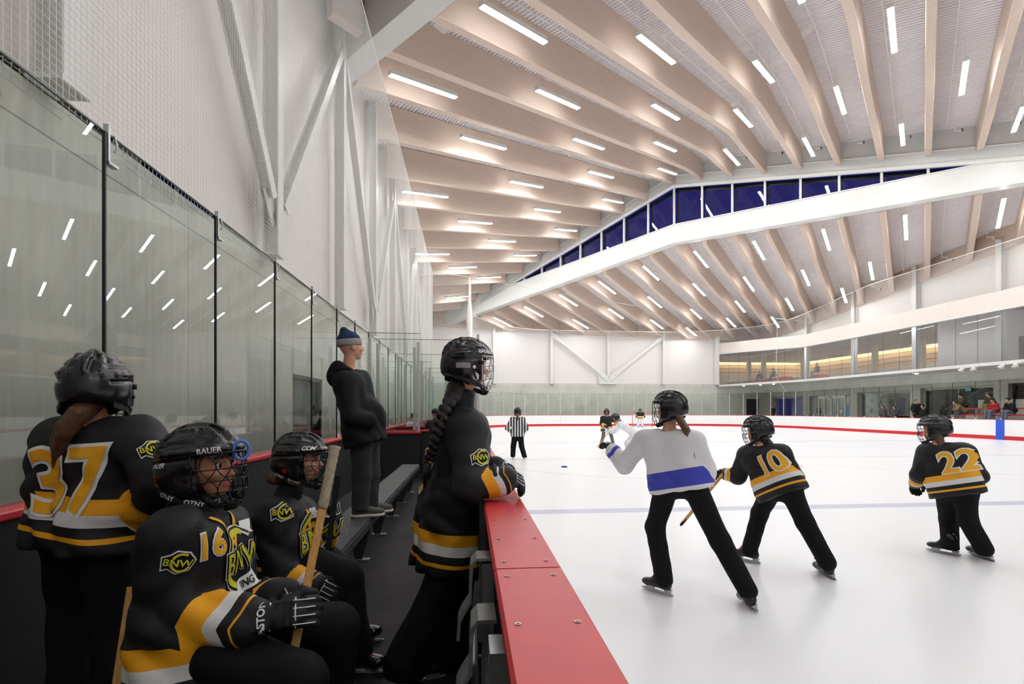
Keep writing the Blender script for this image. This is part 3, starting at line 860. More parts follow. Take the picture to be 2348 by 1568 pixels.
def boards(name_label, fr, cap_h=1.05, inner='board_white', outer='black_board', cat='dasher boards'):
    r = empty('dasher_boards', fr[len(fr)//2][0]); o = Vector(r.location)
    fr = list(fr); e0 = (fr[1][0]-fr[0][0]).normalized()*.005; e1 = (fr[-1][0]-fr[-2][0]).normalized()*.005
    fr[0] = (fr[0][0]+e0, fr[0][1], fr[0][2]); fr[-1] = (fr[-1][0]-e1, fr[-1][1], fr[-1][2])
    mb = MB(o); mb.sweep(fr, [(0, 0), (.03, 0), (.03, cap_h-.03), (0, cap_h-.03)]); mb.build('panel', M[inner], r)
    mb = MB(o); mb.sweep(fr, [(.03, 0), (.12, 0), (.12, cap_h-.03), (.03, cap_h-.03)]); mb.build('frame', M[outer], r)
    mb = MB(o); mb.sweep(fr, [(-.014, 0), (0, 0), (0, .2), (-.014, .2)]); mb.build('kick_strip', M['red_kick'], r)
    mb = MB(o); mb.sweep(fr, [(-.006, cap_h-.03), (.14, cap_h-.03), (.14, cap_h), (-.006, cap_h)]); mb.build('cap_rail', M['red_plastic'], r)
    tag(r, name_label, cat); return r
left_far = sub_path(lambda p: p.x < X0+.01 and p.y > 9.5)
corner_l = sub_path(lambda p: p.y >= Y1-R_-.01 and p.x <= X0+R_+.01)
end_ = sub_path(lambda p: p.y > Y1-.01)
corner_r = sub_path(lambda p: p.y >= Y1-R_-.01 and p.x >= X1-R_-.01)
right = sub_path(lambda p: p.x > X1-.01 and p.y <= Y1-R_+.01)
boards('white rink boards on the bench side beyond the players bench', left_far)
boards('white rounded rink boards in the far corner on the bench side', corner_l)
boards('white rink boards with red kick strip across the far end behind the goal', end_)
boards('white rounded rink boards in the far corner below the upstairs lounge', corner_r)
rb = boards('long white rink boards with the blue stripe below the spectators', right)
mb = MB(rb.location); mb.box((X1-.02, 22.45, 0), (X1+.02, 22.85, 1.04)); mb.build('blue_line_stripe', M['blue_stripe'], rb)
for fr, rr in ((corner_r, None), (corner_l, None)):
    p = fr[len(fr)//2+1]; mb = MB(); mb.obox(p[0]-p[1]*.006+Vector((0, 0, .6)), p[1].cross(Vector((0, 0, 1)))*.025, p[1]*.012, Vector((0, 0, .42)))
    host = [o for o in bpy.data.objects if o.name.startswith('dasher_boards') and (o.location-fr[len(fr)//2][0]).length < .01][0]
    o = mb.build('goal_line_stripe', M['red_kick'], host); o.location = -Vector(host.location)

# glass panels standing on the boards
def glass_panel(a, b, z0, z1, label, group, post=None, mat='rail_glass', name='rink_glass', clip=True, edge=True):
    a, b = Vector(a), Vector(b); d = (b-a).normalized(); n = Vector((-d.y, d.x, 0))
    r = empty(name, ((a.x+b.x)/2, (a.y+b.y)/2, z0)); o = Vector(r.location)
    mb = MB(o); g = .04 if post == 'post' else .006
    p, q = a+d*g, b-d*g
    mb.add([(p.x, p.y, z0), (q.x, q.y, z0), (q.x, q.y, z1), (p.x, p.y, z1)], [(0, 1, 2, 3)]); mb.build('pane', M[mat], r, recalc=False)
    if edge:
        mb = MB(o); mb.bar((p.x, p.y, z1), (q.x, q.y, z1), .012, .008); mb.build('top_edge', M['glass_edge'], r)
    mb = MB(o)
    if post == 'post': mb.box((a.x-.027, a.y-.027, z0), (a.x+.027, a.y+.027, z1+.03)); mb.build('post', M['alu'], r)
    elif post == 'line':
        mb.obox((a.x, a.y, (z0+z1)/2), d*.0055, n*.009, Vector((0, 0, (z1-z0)/2))); mb.build('joint_strip', M['frame_dark'], r)
        if clip:
            mb = MB(o); e_ = a+d*.036; mb.obox((e_.x, e_.y, z0+.03), d*.03, n*.03, Vector((0, 0, .03))); mb.build('clip', M['board_white'], r)
    tag(r, label, 'glass panel', group); return r
def run_glass(fr, where, post, group, off=.07, z0=1.052, z1=3.08):
    for i in range(len(fr)-1):
        a = fr[i][0]+fr[i][1]*off; b = fr[i+1][0]+fr[i+1][1]*off
        glass_panel(a, b, z0, z1, 'clear glass on the rink boards, %s pane %s' % (ORD[i] if i < len(ORD) else 'last', where), group, post)
run_glass(sub_path(lambda p: p.x < X0+.01 and 9.5 < p.y < 37), 'past the players bench', 'post', 'rink glass on the bench side')
run_glass(corner_l, 'round the bench-side far corner', 'post', 'rink glass in the bench side corner')
run_glass(end_, 'behind the goal', 'post', 'rink glass across the far end')
run_glass(corner_r, 'round the lounge corner', 'post', 'rink glass in the lounge corner')
fr_r = [f for f in right if f[0].y > 8]
run_glass(fr_r, 'along the spectator side', 'line', 'rink glass along the spectator side')

# ------------------------------------------------------------------ players bench enclosure
nb = empty('dasher_boards', (.17, 3, 0)); o = Vector(nb.location)
mb = MB(o); mb.box((.24, -12, 0), (.262, 10, 1.03)); mb.build('panel', M['board_white'], nb)
mb = MB(o); mb.box((.1, -12, FL), (.24, 10, 1.03)); mb.build('frame', M['black_board'], nb)
mb = MB(o); mb.box((.262, -12, 0), (.275, 10, .2)); mb.build('kick_strip', M['red_kick'], nb)
for y0, y1 in ((-12, 1.392), (1.40, 4.1), (4.11, 10.1)):
    mb = MB(o); c = .008
    prof = [(-.095, -.02), (.095, -.02), (.1, -.012), (.1, .008), (.092, .016), (-.092, .016), (-.1, .008), (-.1, -.012)]
    mb.sweep([(Vector((.172, y0, 1.055)), Vector((1, 0, 0)), Vector((0, 0, 1))), (Vector((.172, y1, 1.055)), Vector((1, 0, 0)), Vector((0, 0, 1)))], prof)
    cap = mb.build('cap_rail', M['red_plastic'], nb)
    ys = [y1-.06, y1-.36, y1-.62, y1-.85] if y0 < 0 else ([y0+.06, y0+.32, y0+.62, y0+.95, y0+1.3] if y0 < 3 else [])
    for y in ys:
        for x in (.105, .235):
            sm = MB(o); sm.disc((x, y, 1.0712), (0, 0, 1), .008, .003, 14); sm.disc((x, y, 1.0725), (0, 0, 1), .0035, .003, 6); s_o = sm.build('screw', M['screw_steel'], cap)
tag(nb, 'near rink boards with wide red cap rail in front of the players bench', 'dasher boards')
# door latch ironwork on the bench side of the boards
lt = empty('gate_latch', (.05, 1.5, .8)); o = Vector(lt.location)
def strap_prof(mb, pts, y, w, th):
    """bent flat iron: pts (x,z) profile, width along y"""
    n = len(pts); vs = []
    for i, (x, z) in enumerate(pts):
        d = Vector((pts[min(i+1, n-1)][0]-pts[max(i-1, 0)][0], pts[min(i+1, n-1)][1]-pts[max(i-1, 0)][1])).normalized(); nx, nz = -d.y*th/2, d.x*th/2
        vs += [(x+nx, y-w/2, z+nz), (x+nx, y+w/2, z+nz), (x-nx, y+w/2, z-nz), (x-nx, y-w/2, z-nz)]
    fs = []
    for i in range(n-1):
        for j in range(4): k = (j+1) % 4; fs.append((i*4+j, i*4+k, (i+1)*4+k, (i+1)*4+j))
    fs += [(0, 1, 2, 3), tuple((n-1)*4+j for j in range(4))]
    mb.add(vs, fs)
for nm, y, w in (('keeper_bracket', 1.86, .10), ('lever', 1.55, .13), ('lever', 1.24, .12)):
    mb = MB(o); zt = .97 if nm == 'keeper_bracket' else (.88 if y > 1.4 else .70)
    strap_prof(mb, [(.085, zt), (.03, zt), (.012, zt-.02), (.008, zt-.06), (.005, zt-.16), (-.02, zt-.2), (-.035, zt-.23), (-.04, zt-.30)], y, w, .012)
    mb.build(nm, M['galv'], lt)
mb = MB(o); mb.box((.06, 1.1, .42), (.096, 1.95, .5)); mb.box((.05, 1.15, .3), (.096, 1.25, .95)); mb.box((.05, 1.83, .3), (.096, 1.93, .95)); mb.build('backplate', M['galv'], lt)
mb = MB(o); mb.tube([(.02, 1.3, .60), (.02, 1.8, .74)], .013, 8); mb.tube([(.03, 1.25, .3), (.03, 1.25, .66)], .01, 8); mb.build('latch_rod', M['galv'], lt)
mb = MB(o); mb.disc((.045, 1.40, .62), (1, 0, 0), .012, .02, 10); mb.disc((.045, 1.5, .5), (1, 0, 0), .012, .02, 10); mb.build('bolt', M['screw_steel'], lt)
tag(lt, 'grey steel door latch ironwork on the inside of the red-capped boards', 'latch')

# back wall of the bench with tall glass
bw = empty('bench_back_wall', (-2.11, 4, 0)); o = Vector(bw.location)
mb = MB(o); mb.box((-2.15, -3, FL), (-2.03, 10, 1.05)); mb.build('panel', M['black_board'], bw)
mb = MB(o); mb.sweep([(Vector((-2.09, -3, 1.068)), Vector((1, 0, 0)), Vector((0, 0, 1))), (Vector((-2.09, 30, 1.068)), Vector((1, 0, 0)), Vector((0, 0, 1)))], [(-.085, -.02), (.085, -.02), (.09, -.012), (.09, .012), (.085, .02), (-.085, .02)]); mb.build('cap_rail', M['red_plastic'], bw)
mb = MB(o); mb.box((-2.15, 10, FL), (-2.03, 30, 1.05)); mb.build('panel', M['black_board'], bw)
tag(bw, 'black bench back wall with red cap rail below the tall glass', 'bench wall')
GY = [3.01+1.24*i for i in range(-4, 22)]
for i in range(len(GY)-1):
    n_ = i-3
    g = glass_panel((-2.11, GY[i], 0), (-2.11, GY[i+1], 0), 1.09, 3.15, 'tall clear glass panel behind the bench, %s from the camera' % ORD[i], 'tall glass behind the bench', 'line', mat='glass', clip=True)
    if i > 2:
        mb = MB(g.location); mb.box((-2.125, GY[i]+.012, 2.98), (-2.095, GY[i]+.027, 3.2)); mb.box((-2.13, GY[i]+.012, 2.97), (-2.09, GY[i]+.09, 2.985)); mb.tube([(-2.10, GY[i]+.07, 3.16), (-2.09, GY[i]+.075, 3.09), (-2.10, GY[i]+.065, 3.06)], .006, 6); mb.build('net_hook', M['galv'], g)

# cross walls between the benches and penalty boxes
PW = [(10.0, -2.05, -1.0, 3.1), (10.85, -2.05, -.35, 3.1), (13.3, -1.95, -.6, 3.05), (15.4, -2.05, -1.2, 3.05), (17.6, -1.6, .05, 3.05), (20.2, -2.05, -.9, 3.1), (23.4, -1.8, .05, 3.1)]
for i, (y, xa, xb, zt) in enumerate(PW):
    r = empty('divider_wall', ((xa+xb)/2, y, FL)); o = Vector(r.location)
    mb = MB(o); mb.box((xa, y, FL), (xb, y+.1, 1.05)); mb.build('panel', M['black_board'], r)
    mb = MB(o); mb.box((xa-.02, y-.03, 1.05), (xb+.02, y+.13, 1.09)); mb.build('cap_rail', M['red_plastic'], r)
    mb = MB(o); mb.add([(xa, y+.05, 1.09), (xb, y+.05, 1.09), (xb, y+.05, zt), (xa, y+.05, zt)], [(0, 1, 2, 3)]); mb.build('pane', M['glass'], r, recalc=False)
    mb = MB(o); mb.bar((xa, y+.05, zt), (xb, y+.05, zt), .012, .01); mb.build('top_edge', M['glass_edge'], r)
    for x in (xa+.05, (xa+xb)/2, xb-.03):
        if x == (xa+xb)/2 and i == 0: continue
        mb = MB(o); mb.box((x-.03, y+.02, 1.09), (x+.03, y+.08, zt-(.18 if x > xa+.2 else .1))); mb.build('post', M['alu'], r)
    tag(r, 'black cross wall with red cap and glass, %s beyond the players bench' % ORD[i], 'divider wall', 'cross walls between the benches')
g_ = empty('bench_gate', (-.45, 10.06, FL)); o = Vector(g_.location)
mb = MB(o); mb.box((-.97, 10.04, FL), (.06, 10.1, 1.09)); mb.build('panel', M['black_board'], g_)
mb = MB(o); mb.box((-.97, 10.02, 1.09), (.06, 10.12, 1.13)); mb.build('cap_rail', M['red_plastic'], g_)
tag(g_, 'black gate with red top closing the far end of the players bench', 'gate')

# bench
bn = empty('players_bench', (-1.01, 4.4, FL)); o = Vector(bn.location)
mb = MB(o); mb.box((-1.155, .2, .545), (-.865, 8.6, .58)); s_ = mb.build('seat', M['bench_plank'], bn)
mb = MB(o); mb.box((-.875, .2, .50), (-.855, 8.6, .555)); mb.build('edge_angle', simple('steel_dark', srgb(84, 84, 86), .45, .5, .5, .1, 12), bn)
for i in range(9):
    y = .9+.93*i
    mb = MB(o)
    mb.add([(-.88, y-.012, .545), (-1.12, y-.012, .545), (-1.06, y-.012, FL+.012), (-.99, y-.012, FL+.012), (-.88, y+.012, .545), (-1.12, y+.012, .545), (-1.06, y+.012, FL+.012), (-.99, y+.012, FL+.012)],
           [(0, 1, 2, 3), (7, 6, 5, 4), (0, 4, 5, 1), (1, 5, 6, 2), (2, 6, 7, 3), (3, 7, 4, 0)])
    lg = mb.build('leg', MATS['steel_dark'], bn)
    mb = MB(o); mb.box((-1.08, y-.035, FL), (-.92, y+.035, FL+.012)); mb.build('foot_plate', M['galv'], lg)
tag(bn, 'long dark plank bench with steel legs in the players box', 'bench')

# ------------------------------------------------------------------ safety netting
def net_sheet(name, P, zl, zh, label, cell=.042, w=.0022):
    """square-mesh net over a plan polyline: every cord a thin square bar"""
    P = [Vector((p[0], p[1], 0)) for p in P]; acc = [0.0]
    for i in range(1, len(P)): acc.append(acc[-1]+(P[i]-P[i-1]).length)
    n = int(acc[-1]/cell); us = np.linspace(0, acc[-1], n+1)
    X = np.interp(us, acc, [p.x for p in P]); Y = np.interp(us, acc, [p.y for p in P]); A = np.interp(us, acc, zl); B = np.interp(us, acc, zh)
    tx = np.gradient(X); ty = np.gradient(Y); ln = np.hypot(tx, ty); tx, ty = tx/ln, ty/ln; h = w/2
    vs = []; qs = []
    C = np.stack([np.stack([X+h*(sx*tx-sy*ty), Y+h*(sx*ty+sy*tx), z], 1) for z in (A, B) for sx, sy in ((-1, -1), (1, -1), (1, 1), (-1, 1))], 1)  # n,8,3
    base = np.arange(len(us))[:, None]*8
    for q in ((0, 1, 5, 4), (1, 2, 6, 5), (2, 3, 7, 6), (3, 0, 4, 7)): qs.append(base+np.array(q))
    vs.append(C.reshape(-1, 3)); off = len(us)*8
    zs = np.arange(min(zl), max(zh), cell)
    k = [i for i in range(len(P))]; PX = np.array([p.x for p in P]); PY = np.array([p.y for p in P]); L0 = np.array(zl); H0 = np.array(zh)
    gx = np.gradient(PX); gy = np.gradient(PY); gl_ = np.hypot(gx, gy); nx, ny = -gy/gl_*h, gx/gl_*h
    for z in zs:
        ok = (H0 >= z) & (L0 <= z+.06)
        m = len(P); ring = np.stack([np.stack([PX+sn*nx, PY+sn*ny, np.full(m, z+sz*h)], 1) for sn, sz in ((-1, -1), (1, -1), (1, 1), (-1, 1))], 1)
        vs.append(ring.reshape(-1, 3)); i = np.arange(m-1)[ok[:-1] & ok[1:]]
        for j in range(4):
            q = (j+1) % 4; qs.append(np.stack([off+i*4+j, off+i*4+q, off+(i+1)*4+q, off+(i+1)*4+j], 1))
        off += m*4
    o = np_obj(name, np.concatenate(vs), np.concatenate(qs), M['net_cord'], None, smooth=False, relax=0); tag(o, label, 'netting'); return o
ys = np.linspace(-3, 29, 129)
lowz = [3.16-.10*abs(math.sin(math.pi*(y-3.01)/1.24)) for y in ys]
net_sheet('safety_net', [(-2.14-.012*math.sin(y*2.1), y) for y in ys], lowz, [9.69]*len(ys), 'white safety netting hung above the tall glass behind the bench')
net_sheet('safety_net', [(-2.10, 29), (-.14, 29)], [3.1, 3.1], [9.66, 9.42], 'white safety netting turning across beyond the penalty boxes')
ep = [f for f in frames(PATH) if (f[0].y > 29 or f[0].x > X1-.01) and f[0].y > 6]
def cab_z(p):
    if p.x < 2: return 9.45-.3*(p.y-29)/16
    if p.y > 40: return 9.15
    return 9.15+1.0*min(1, (40-p.y)/9)
pts = [(f[0]+f[1]*.12) for f in ep]
net_sheet('safety_net', [(p.x, p.y) for p in pts], [3.12]*len(pts), [cab_z(p)-.035 for p in pts], 'white safety netting hung round the far end and spectator side', .05, .0024)
def cable(pts, r, label, name='net_cable'):
    mb = MB(); mb.tube(pts, r, 6); o = mb.build(name, M['rope_white'], smooth=True); tag(o, label, 'cable'); return o
cable([(p.x, p.y, cab_z(p)-.0) for p in pts], .02, 'white cable carrying the netting round the far end and spectator side')
cable([(-2.14, y, 9.72) for y in np.linspace(-3, 29, 30)], .012, 'white cable along the top of the netting behind the bench')
cable([(-2.08, 29, 9.72), (-1, 29, 9.58), (-.1, 29, 9.5)], .02, 'short white cable from the bench netting to the gathered net')
mb = MB(); mb.tube([(.05, 29, z) for z in (9.5, 8.9, 8.2, 7.6, 7.0, 6.0, 4.5, 3.1)], [.02, .05, .08, .14, .17, .16, .15, .15], 12); o = mb.build('gathered_net', M['rope_white'], smooth=True)
tag(o, 'white netting gathered into a hanging bundle beside the far boards', 'netting')
cable([(3.2, 44.6, 9.2), (3.25, 44.9, 5.0), (3.3, 44.9, 3.1)], .012, 'thin white rope hanging down the end netting', 'hanging_rope')
cable([(27.5, 41.0, 9.2), (27.5, 41.2, 4.5), (27.8, 40.2, 3.1)], .015, 'thin white rope hanging down the corner netting below the lounge', 'hanging_rope')
# thin dark guy wire strung across the hall
mb = MB(); mb.tube([(.5, 29.2, 9.4), (14, 36, 9.3), (27.3, 38, 9.0)], .008, 5); o = mb.build('guy_wire', M['galv']); tag(o, 'thin dark wire strung across the hall below the lower roof', 'wire')

# ------------------------------------------------------------------ goal and the ring
gl = empty('goal', (15.4, 41.9, 0)); o = Vector(gl.location)
mb = MB(o); mb.tube([(14.49, 41.9, 0), (14.49, 41.9, 1.22), (16.32, 41.9, 1.22), (16.32, 41.9, 0)], .03, 10); mb.build('front_frame', M['red_kick'], gl, smooth=False)
mb = MB(o); mb.tube([(14.49, 41.9, .03), (14.6, 42.7, .03), (14.9, 42.95, .03), (15.9, 42.95, .03), (16.2, 42.7, .03), (16.32, 41.9, .03)], .025, 8); mb.tube([(14.49, 41.9, 1.2), (14.9, 42.4, 1.2), (15.9, 42.4, 1.2), (16.32, 41.9, 1.2)], .02, 8); mb.tube([(15.4, 42.4, 1.2), (15.4, 42.95, .03)], .02, 8); mb.build('back_frame', M['board_white'], gl)
vs = [(14.49, 41.92, 1.2), (14.9, 42.4, 1.2), (15.9, 42.4, 1.2), (16.32, 41.92, 1.2), (14.49, 41.92, .03), (14.75, 42.95, .03), (16.05, 42.95, .03), (16.32, 41.92, .03)]
def net_quad(mb, p, q, r_, s_, cell=.09, w=.006):
    p, q, r_, s_ = map(Vector, (p, q, r_, s_)); n1 = int(max((q-p).length, (r_-s_).length)/cell); n2 = int(max((s_-p).length, (r_-q).length)/cell)
    for i in range(n1+1): mb.bar(p.lerp(q, i/n1), s_.lerp(r_, i/n1), w, w)
    for i in range(n2+1): mb.bar(p.lerp(s_, i/n2), q.lerp(r_, i/n2), w, w)
mb = MB(o); G = [(14.49, 41.92, 1.2), (14.9, 42.4, 1.2), (15.9, 42.4, 1.2), (16.32, 41.92, 1.2), (14.49, 41.92, .03), (14.75, 42.95, .03), (16.05, 42.95, .03), (16.32, 41.92, .03)]
for a_, b_, c_, d_ in ((0, 1, 5, 4), (1, 2, 6, 5), (2, 3, 7, 6), (0, 3, 2, 1)): net_quad(mb, G[a_], G[b_], G[c_], G[d_])
mb.build('net', M['net_cord'], gl)
tag(gl, 'red-framed goal with white net standing at the far end', 'goal')
mb = MB(); n = 32
mb.tube([(2.55+.07*math.cos(2*math.pi*i/n), 12.78+.07*math.sin(2*math.pi*i/n), .014) for i in range(n)], .014, 8, closed=True); o = mb.build('ringette_ring', M['dark_blue_rubber'], smooth=True)
tag(o, 'small dark blue rubber ring lying on the ice', 'ring')
# ------------------------------------------------------------------ spectator side: concrete wall with openings, lounge above
XW = 31.6
Yx = lambda px: yat(px, XW)
mb = MB(); Z0, Z1 = .5, 4.1
# openings in the wall along XW: (y_hi, y_lo, top)
OPN = [(47.9, 43.3, 2.85), (42.45, 37.7, 2.8), (36.85, 32.1, 2.95), (31.3, 26.55, 3.05), (25.75, 21.0, 3.1), (20.2, 14, 3.1)]
y = 49.3
for yh, yl, zt in OPN:
    mb.box((XW, yh, Z0), (XW+.45, y, Z1)); mb.box((XW, yl, zt), (XW+.45, yh, Z1)); y = yl
mb.box((XW, -16, Z0), (XW+.45, y, Z1))
mb.box((30.9, 49.0, Z0), (XW+.45, 49.4, Z1)); mb.box((26.1, 49.0, Z0), (29.4, 49.4, Z1)); mb.box((29.4, 49.0, 2.7), (30.9, 49.4, Z1))
struct(mb.build('wall_right', M['concrete']))
mb = MB(); mb.box((29.4, 49.25, Z0), (30.9, 49.35, 2.7)); struct(mb.build('door_2', M['frame_dark']))
# dim lobby behind the openings
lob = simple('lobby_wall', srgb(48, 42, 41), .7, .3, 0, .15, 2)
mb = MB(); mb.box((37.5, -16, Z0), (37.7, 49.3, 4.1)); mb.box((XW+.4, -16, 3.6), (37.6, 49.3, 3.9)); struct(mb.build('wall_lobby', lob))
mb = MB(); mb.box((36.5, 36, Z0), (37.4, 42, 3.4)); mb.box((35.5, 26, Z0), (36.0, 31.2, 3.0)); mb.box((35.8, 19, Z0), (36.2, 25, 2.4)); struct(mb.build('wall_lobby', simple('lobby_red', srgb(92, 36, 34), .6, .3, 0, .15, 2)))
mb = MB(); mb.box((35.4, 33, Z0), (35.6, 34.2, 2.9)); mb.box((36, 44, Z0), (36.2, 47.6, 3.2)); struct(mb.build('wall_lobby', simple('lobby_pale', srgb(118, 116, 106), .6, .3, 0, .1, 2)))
wi = 40
for (yh, yl, zt), mull in zip(OPN, (3, 0, 3, 2, 2, 2)):
    if (yh, yl) == (42.45, 37.7): continue
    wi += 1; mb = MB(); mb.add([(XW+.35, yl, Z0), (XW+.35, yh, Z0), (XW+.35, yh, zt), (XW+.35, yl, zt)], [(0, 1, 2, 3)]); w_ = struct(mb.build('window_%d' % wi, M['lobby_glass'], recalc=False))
    mb = MB(); mb.box((XW+.3, yl, zt-.14), (XW+.4, yh, zt)); mb.box((XW+.3, yl, Z0), (XW+.4, yh, Z0+.1)); mb.box((XW+.3, yl, Z0), (XW+.4, yl+.06, zt)); mb.box((XW+.3, yh-.06, Z0), (XW+.4, yh, zt))
    for q in range(1, mull): yy = yl+(yh-yl)*q/mull; mb.box((XW+.32, yy-.02, Z0), (XW+.38, yy+.02, zt))
    mb.build('window_frame', M['pale_grey'] if yh > 30 else M['frame_dark'], w_)
# sliding entrance doors
d3 = MB(); yh, yl = 42.45, 37.7
fr = MB()
fr.box((XW+.1, 38.25, 2.55), (XW+.25, 41.45, 2.8))
for i in range(5): y = 38.3+.78*i; fr.box((XW+.12, y-.06, Z0), (XW+.22, y+.06, 2.6))
fr.box((XW+.12, 38.3, Z0), (XW+.22, 41.42, Z0+.18))
do = struct(fr.build('door_3', M['board_white']))
mb = MB(); mb.add([(XW+.17, yl, Z0), (XW+.17, yh, Z0), (XW+.17, yh, 2.75), (XW+.17, yl, 2.75)], [(0, 1, 2, 3)]); mb.build('pane', M['lobby_glass'], do, recalc=False)
mb = MB(); mb.box((XW+.08, 39.7, 2.64), (XW+.1, 40.1, 2.7)); mb.build('door_sensor', M['frame_dark'], do)
mb = MB(); mb.box((XW+.14, 38.55, 1.25), (XW+.15, 38.85, 1.55)); mb.build('notice', M['white_print'], do)
mb = MB(); mb.box((XW+.10, 37.72, 1.05), (XW+.12, 38.2, 2.0)); o = mb.build('poster', simple('poster_blue', srgb(120, 150, 190), .6, .3, 0, .2, 5)); tag(o, 'small pale blue poster on the glass beside the sliding entrance doors', 'poster')
# striped wayfinding numeral on the lobby glass
gt = text_mesh('8', 2.8, .10); scale_bm(gt, 1.0, .95)
cuts = []
for i in range(-30, 31):
    pass
me = bpy.data.meshes.new('numeral'); bm = gt
st = .085
for i in range(-40, 41):
    no = Vector((-math.sin(math.radians(52)), math.cos(math.radians(52)), 0))
    bmesh.ops.bisect_plane(bm, geom=bm.verts[:]+bm.edges[:]+bm.faces[:], plane_co=no*(i*st/2), plane_no=no)
dead = [f for f in bm.faces if int(math.floor(f.calc_center_median().dot(no)/(st/2))) % 2 == 0]
bmesh.ops.delete(bm, geom=dead, context='FACES'); bm.to_mesh(me); bm.free()
o = link('wayfinding_numeral', me, simple('stripe_teal', srgb(196, 216, 208), .5, .3)); o.matrix_world = Matrix(((0, 0, -1, XW+.30), (-1, 0, 0, 35.65), (0, 1, 0, 1.75), (0, 0, 0, 1)))
tag(o, 'big figure eight of pale diagonal stripes on the dark lobby glass', 'sign')
mb = MB()
for y0, w, h in ((34.3, .9, 2.1), (33.0, .6, 2.2)):
    mb.tube([(XW+.32, y0+w*math.cos(math.radians(a)), Z0+h-w+w*math.sin(math.radians(a))) for a in range(0, 181, 15)], .012, 5)
    mb.tube([(XW+.32, y0+w, Z0), (XW+.32, y0+w, Z0+h-w)], .012, 5)
o = mb.build('glass_line_drawing', M['grey_print']); o.data.materials.clear(); o.data.materials.append(simple('line_pale', srgb(176, 178, 174), .5, .3)); tag(o, 'pale arched line drawing on the lobby glass beside the striped numeral', 'decal')
# stairs inside the opening
mb = MB(); mb.add([(32.6, 30.2, .5), (32.6, 30.2, 1.55), (32.6, 27.9, 2.9), (32.6, 27.5, 2.9), (32.6, 27.5, .5), (32.7, 30.2, .5), (32.7, 30.2, 1.55), (32.7, 27.9, 2.9), (32.7, 27.5, 2.9), (32.7, 27.5, .5)],
     [(0, 1, 2, 3, 4), (9, 8, 7, 6, 5), (0, 5, 6, 1), (1, 6, 7, 2), (2, 7, 8, 3), (3, 8, 9, 4)]); sg = mb.build('staircase', M['frame_dark'])
mb = MB(); mb.tube([(32.55, 30.4, 1.55), (32.55, 27.8, 3.0)], .035, 8); mb.build('handrail', M['galv'], sg)
mb = MB(); mb.add([(32.58, 29.9, .5), (32.58, 27.6, 1.7), (32.58, 27.4, 1.7), (32.58, 27.4, .5), (32.5, 29.9, .5), (32.5, 27.6, 1.7), (32.5, 27.4, 1.7), (32.5, 27.4, .5)], [(0, 1, 2, 3), (7, 6, 5, 4), (0, 4, 5, 1)]); mb.build('stringer', M['pale_grey'], sg)
tag(sg, 'dark staircase with pale handrail inside the opening behind the seated crowd', 'staircase')
mb = MB(); mb.box((31.75, 28.0, 2.75), (31.78, 28.35, 2.98)); o = mb.build('exit_sign', simple('sign_teal', srgb(120, 200, 205), .5, .3)); tag(o, 'small pale teal sign hung above the staircase opening', 'sign')

# bleachers
bl = empty('bleachers', (30, 21, .5)); o = Vector(bl.location)
mb = MB(o); mb.box((28.7, 12, .5), (29.5, 26.6, .86)); mb.box((29.5, 12, .5), (31.5, 27.2, 1.2)); mb.build('platform', M['concrete'], bl)
mb = MB(o); mb.box((28.75, 12, 1.22), (29.2, 26.2, 1.30)); mb.build('seat', M['red_plastic'], bl)
mb = MB(o); mb.box((29.75, 12, 1.57), (30.2, 27.0, 1.65)); mb.build('seat', M['red_plastic'], bl)
for x, z0, z1 in ((28.95, .86, 1.22), (29.95, 1.2, 1.57)):
    for y in (13, 16, 19, 22, 24.4, 26): mb = MB(o); mb.box((x-.15, y-.04, z0), (x+.15, y+.04, z1)); mb.build('seat_support', M['galv'], bl)
mb = MB(o); mb.box((31.1, 12, 1.2), (31.2, 27, 2.15)); mb.build('back_panel', M['pale_grey'], bl)
for y in (14, 18.5, 21.9, 25.0): mb = MB(o); mb.box((31.05, y-.05, 1.2), (31.1, y+.05, 2.2)); mb.build('panel_post', M['frame_dark'], bl)
tag(bl, 'two-tier bleachers with red seat planks behind the right-hand boards', 'bleachers')

# lounge: slab edge, glazing, wooden fascia
EDGE = [(26.15, 48.7), (27.2, 44.5), (28.3, 40.6), (28.6, 38.8)] + [(28.6, y) for y in (35, 30, 25, 20, 10, -10)]
efr = frames([Vector((x, y, 0)) for x, y in EDGE])
def slope_z(lo, hi):
    return lambda p: lo if p.y < 38.8 else lo+(hi-lo)*((p.y-38.8)/9.9)
def band(name, z0, z1, off0, off1, mat):
    vs = []
    for p, l, u in efr:
        a, b_ = p+l*off0, p+l*off1
        vs += [(a.x, a.y, z0(p)), (b_.x, b_.y, z0(p)), (b_.x, b_.y, z1(p)), (a.x, a.y, z1(p))]
    fs = []
    for i in range(len(efr)-1):
        for j in range(4): k = (j+1) % 4; fs.append((i*4+j, i*4+k, (i+1)*4+k, (i+1)*4+j))
    fs += [(0, 1, 2, 3), tuple((len(efr)-1)*4+j for j in range(4))]
    mb = MB(); mb.add(vs, fs); return struct(mb.build(name, mat))
cz = lambda v: (lambda p: v)
band('floor_lounge_edge', cz(3.98), cz(4.16), -.02, .1, M['steel_white'])
fasc = simple('fascia_wood', srgb(234, 222, 212), .5, .3, 0, .03, 5)
band('fascia_beam', slope_z(7.02, 7.5), slope_z(7.98, 8.52), 0, .3, fasc)
band('trim_4', slope_z(6.92, 7.4), slope_z(7.02, 7.5), -.02, .3, M['steel_white'])
mb = MB(); mb.add([(x+.08, y, 4.0) for x, y in EDGE]+[(44, -10, 4.0), (44, 56, 4.0), (26.15, 56, 4.0)], [tuple(range(len(EDGE)+3))]); mb.add([(x+.08, y, 4.15) for x, y in EDGE]+[(44, -10, 4.15), (44, 56, 4.15), (26.15, 56, 4.15)], [tuple(range(len(EDGE)+3))])
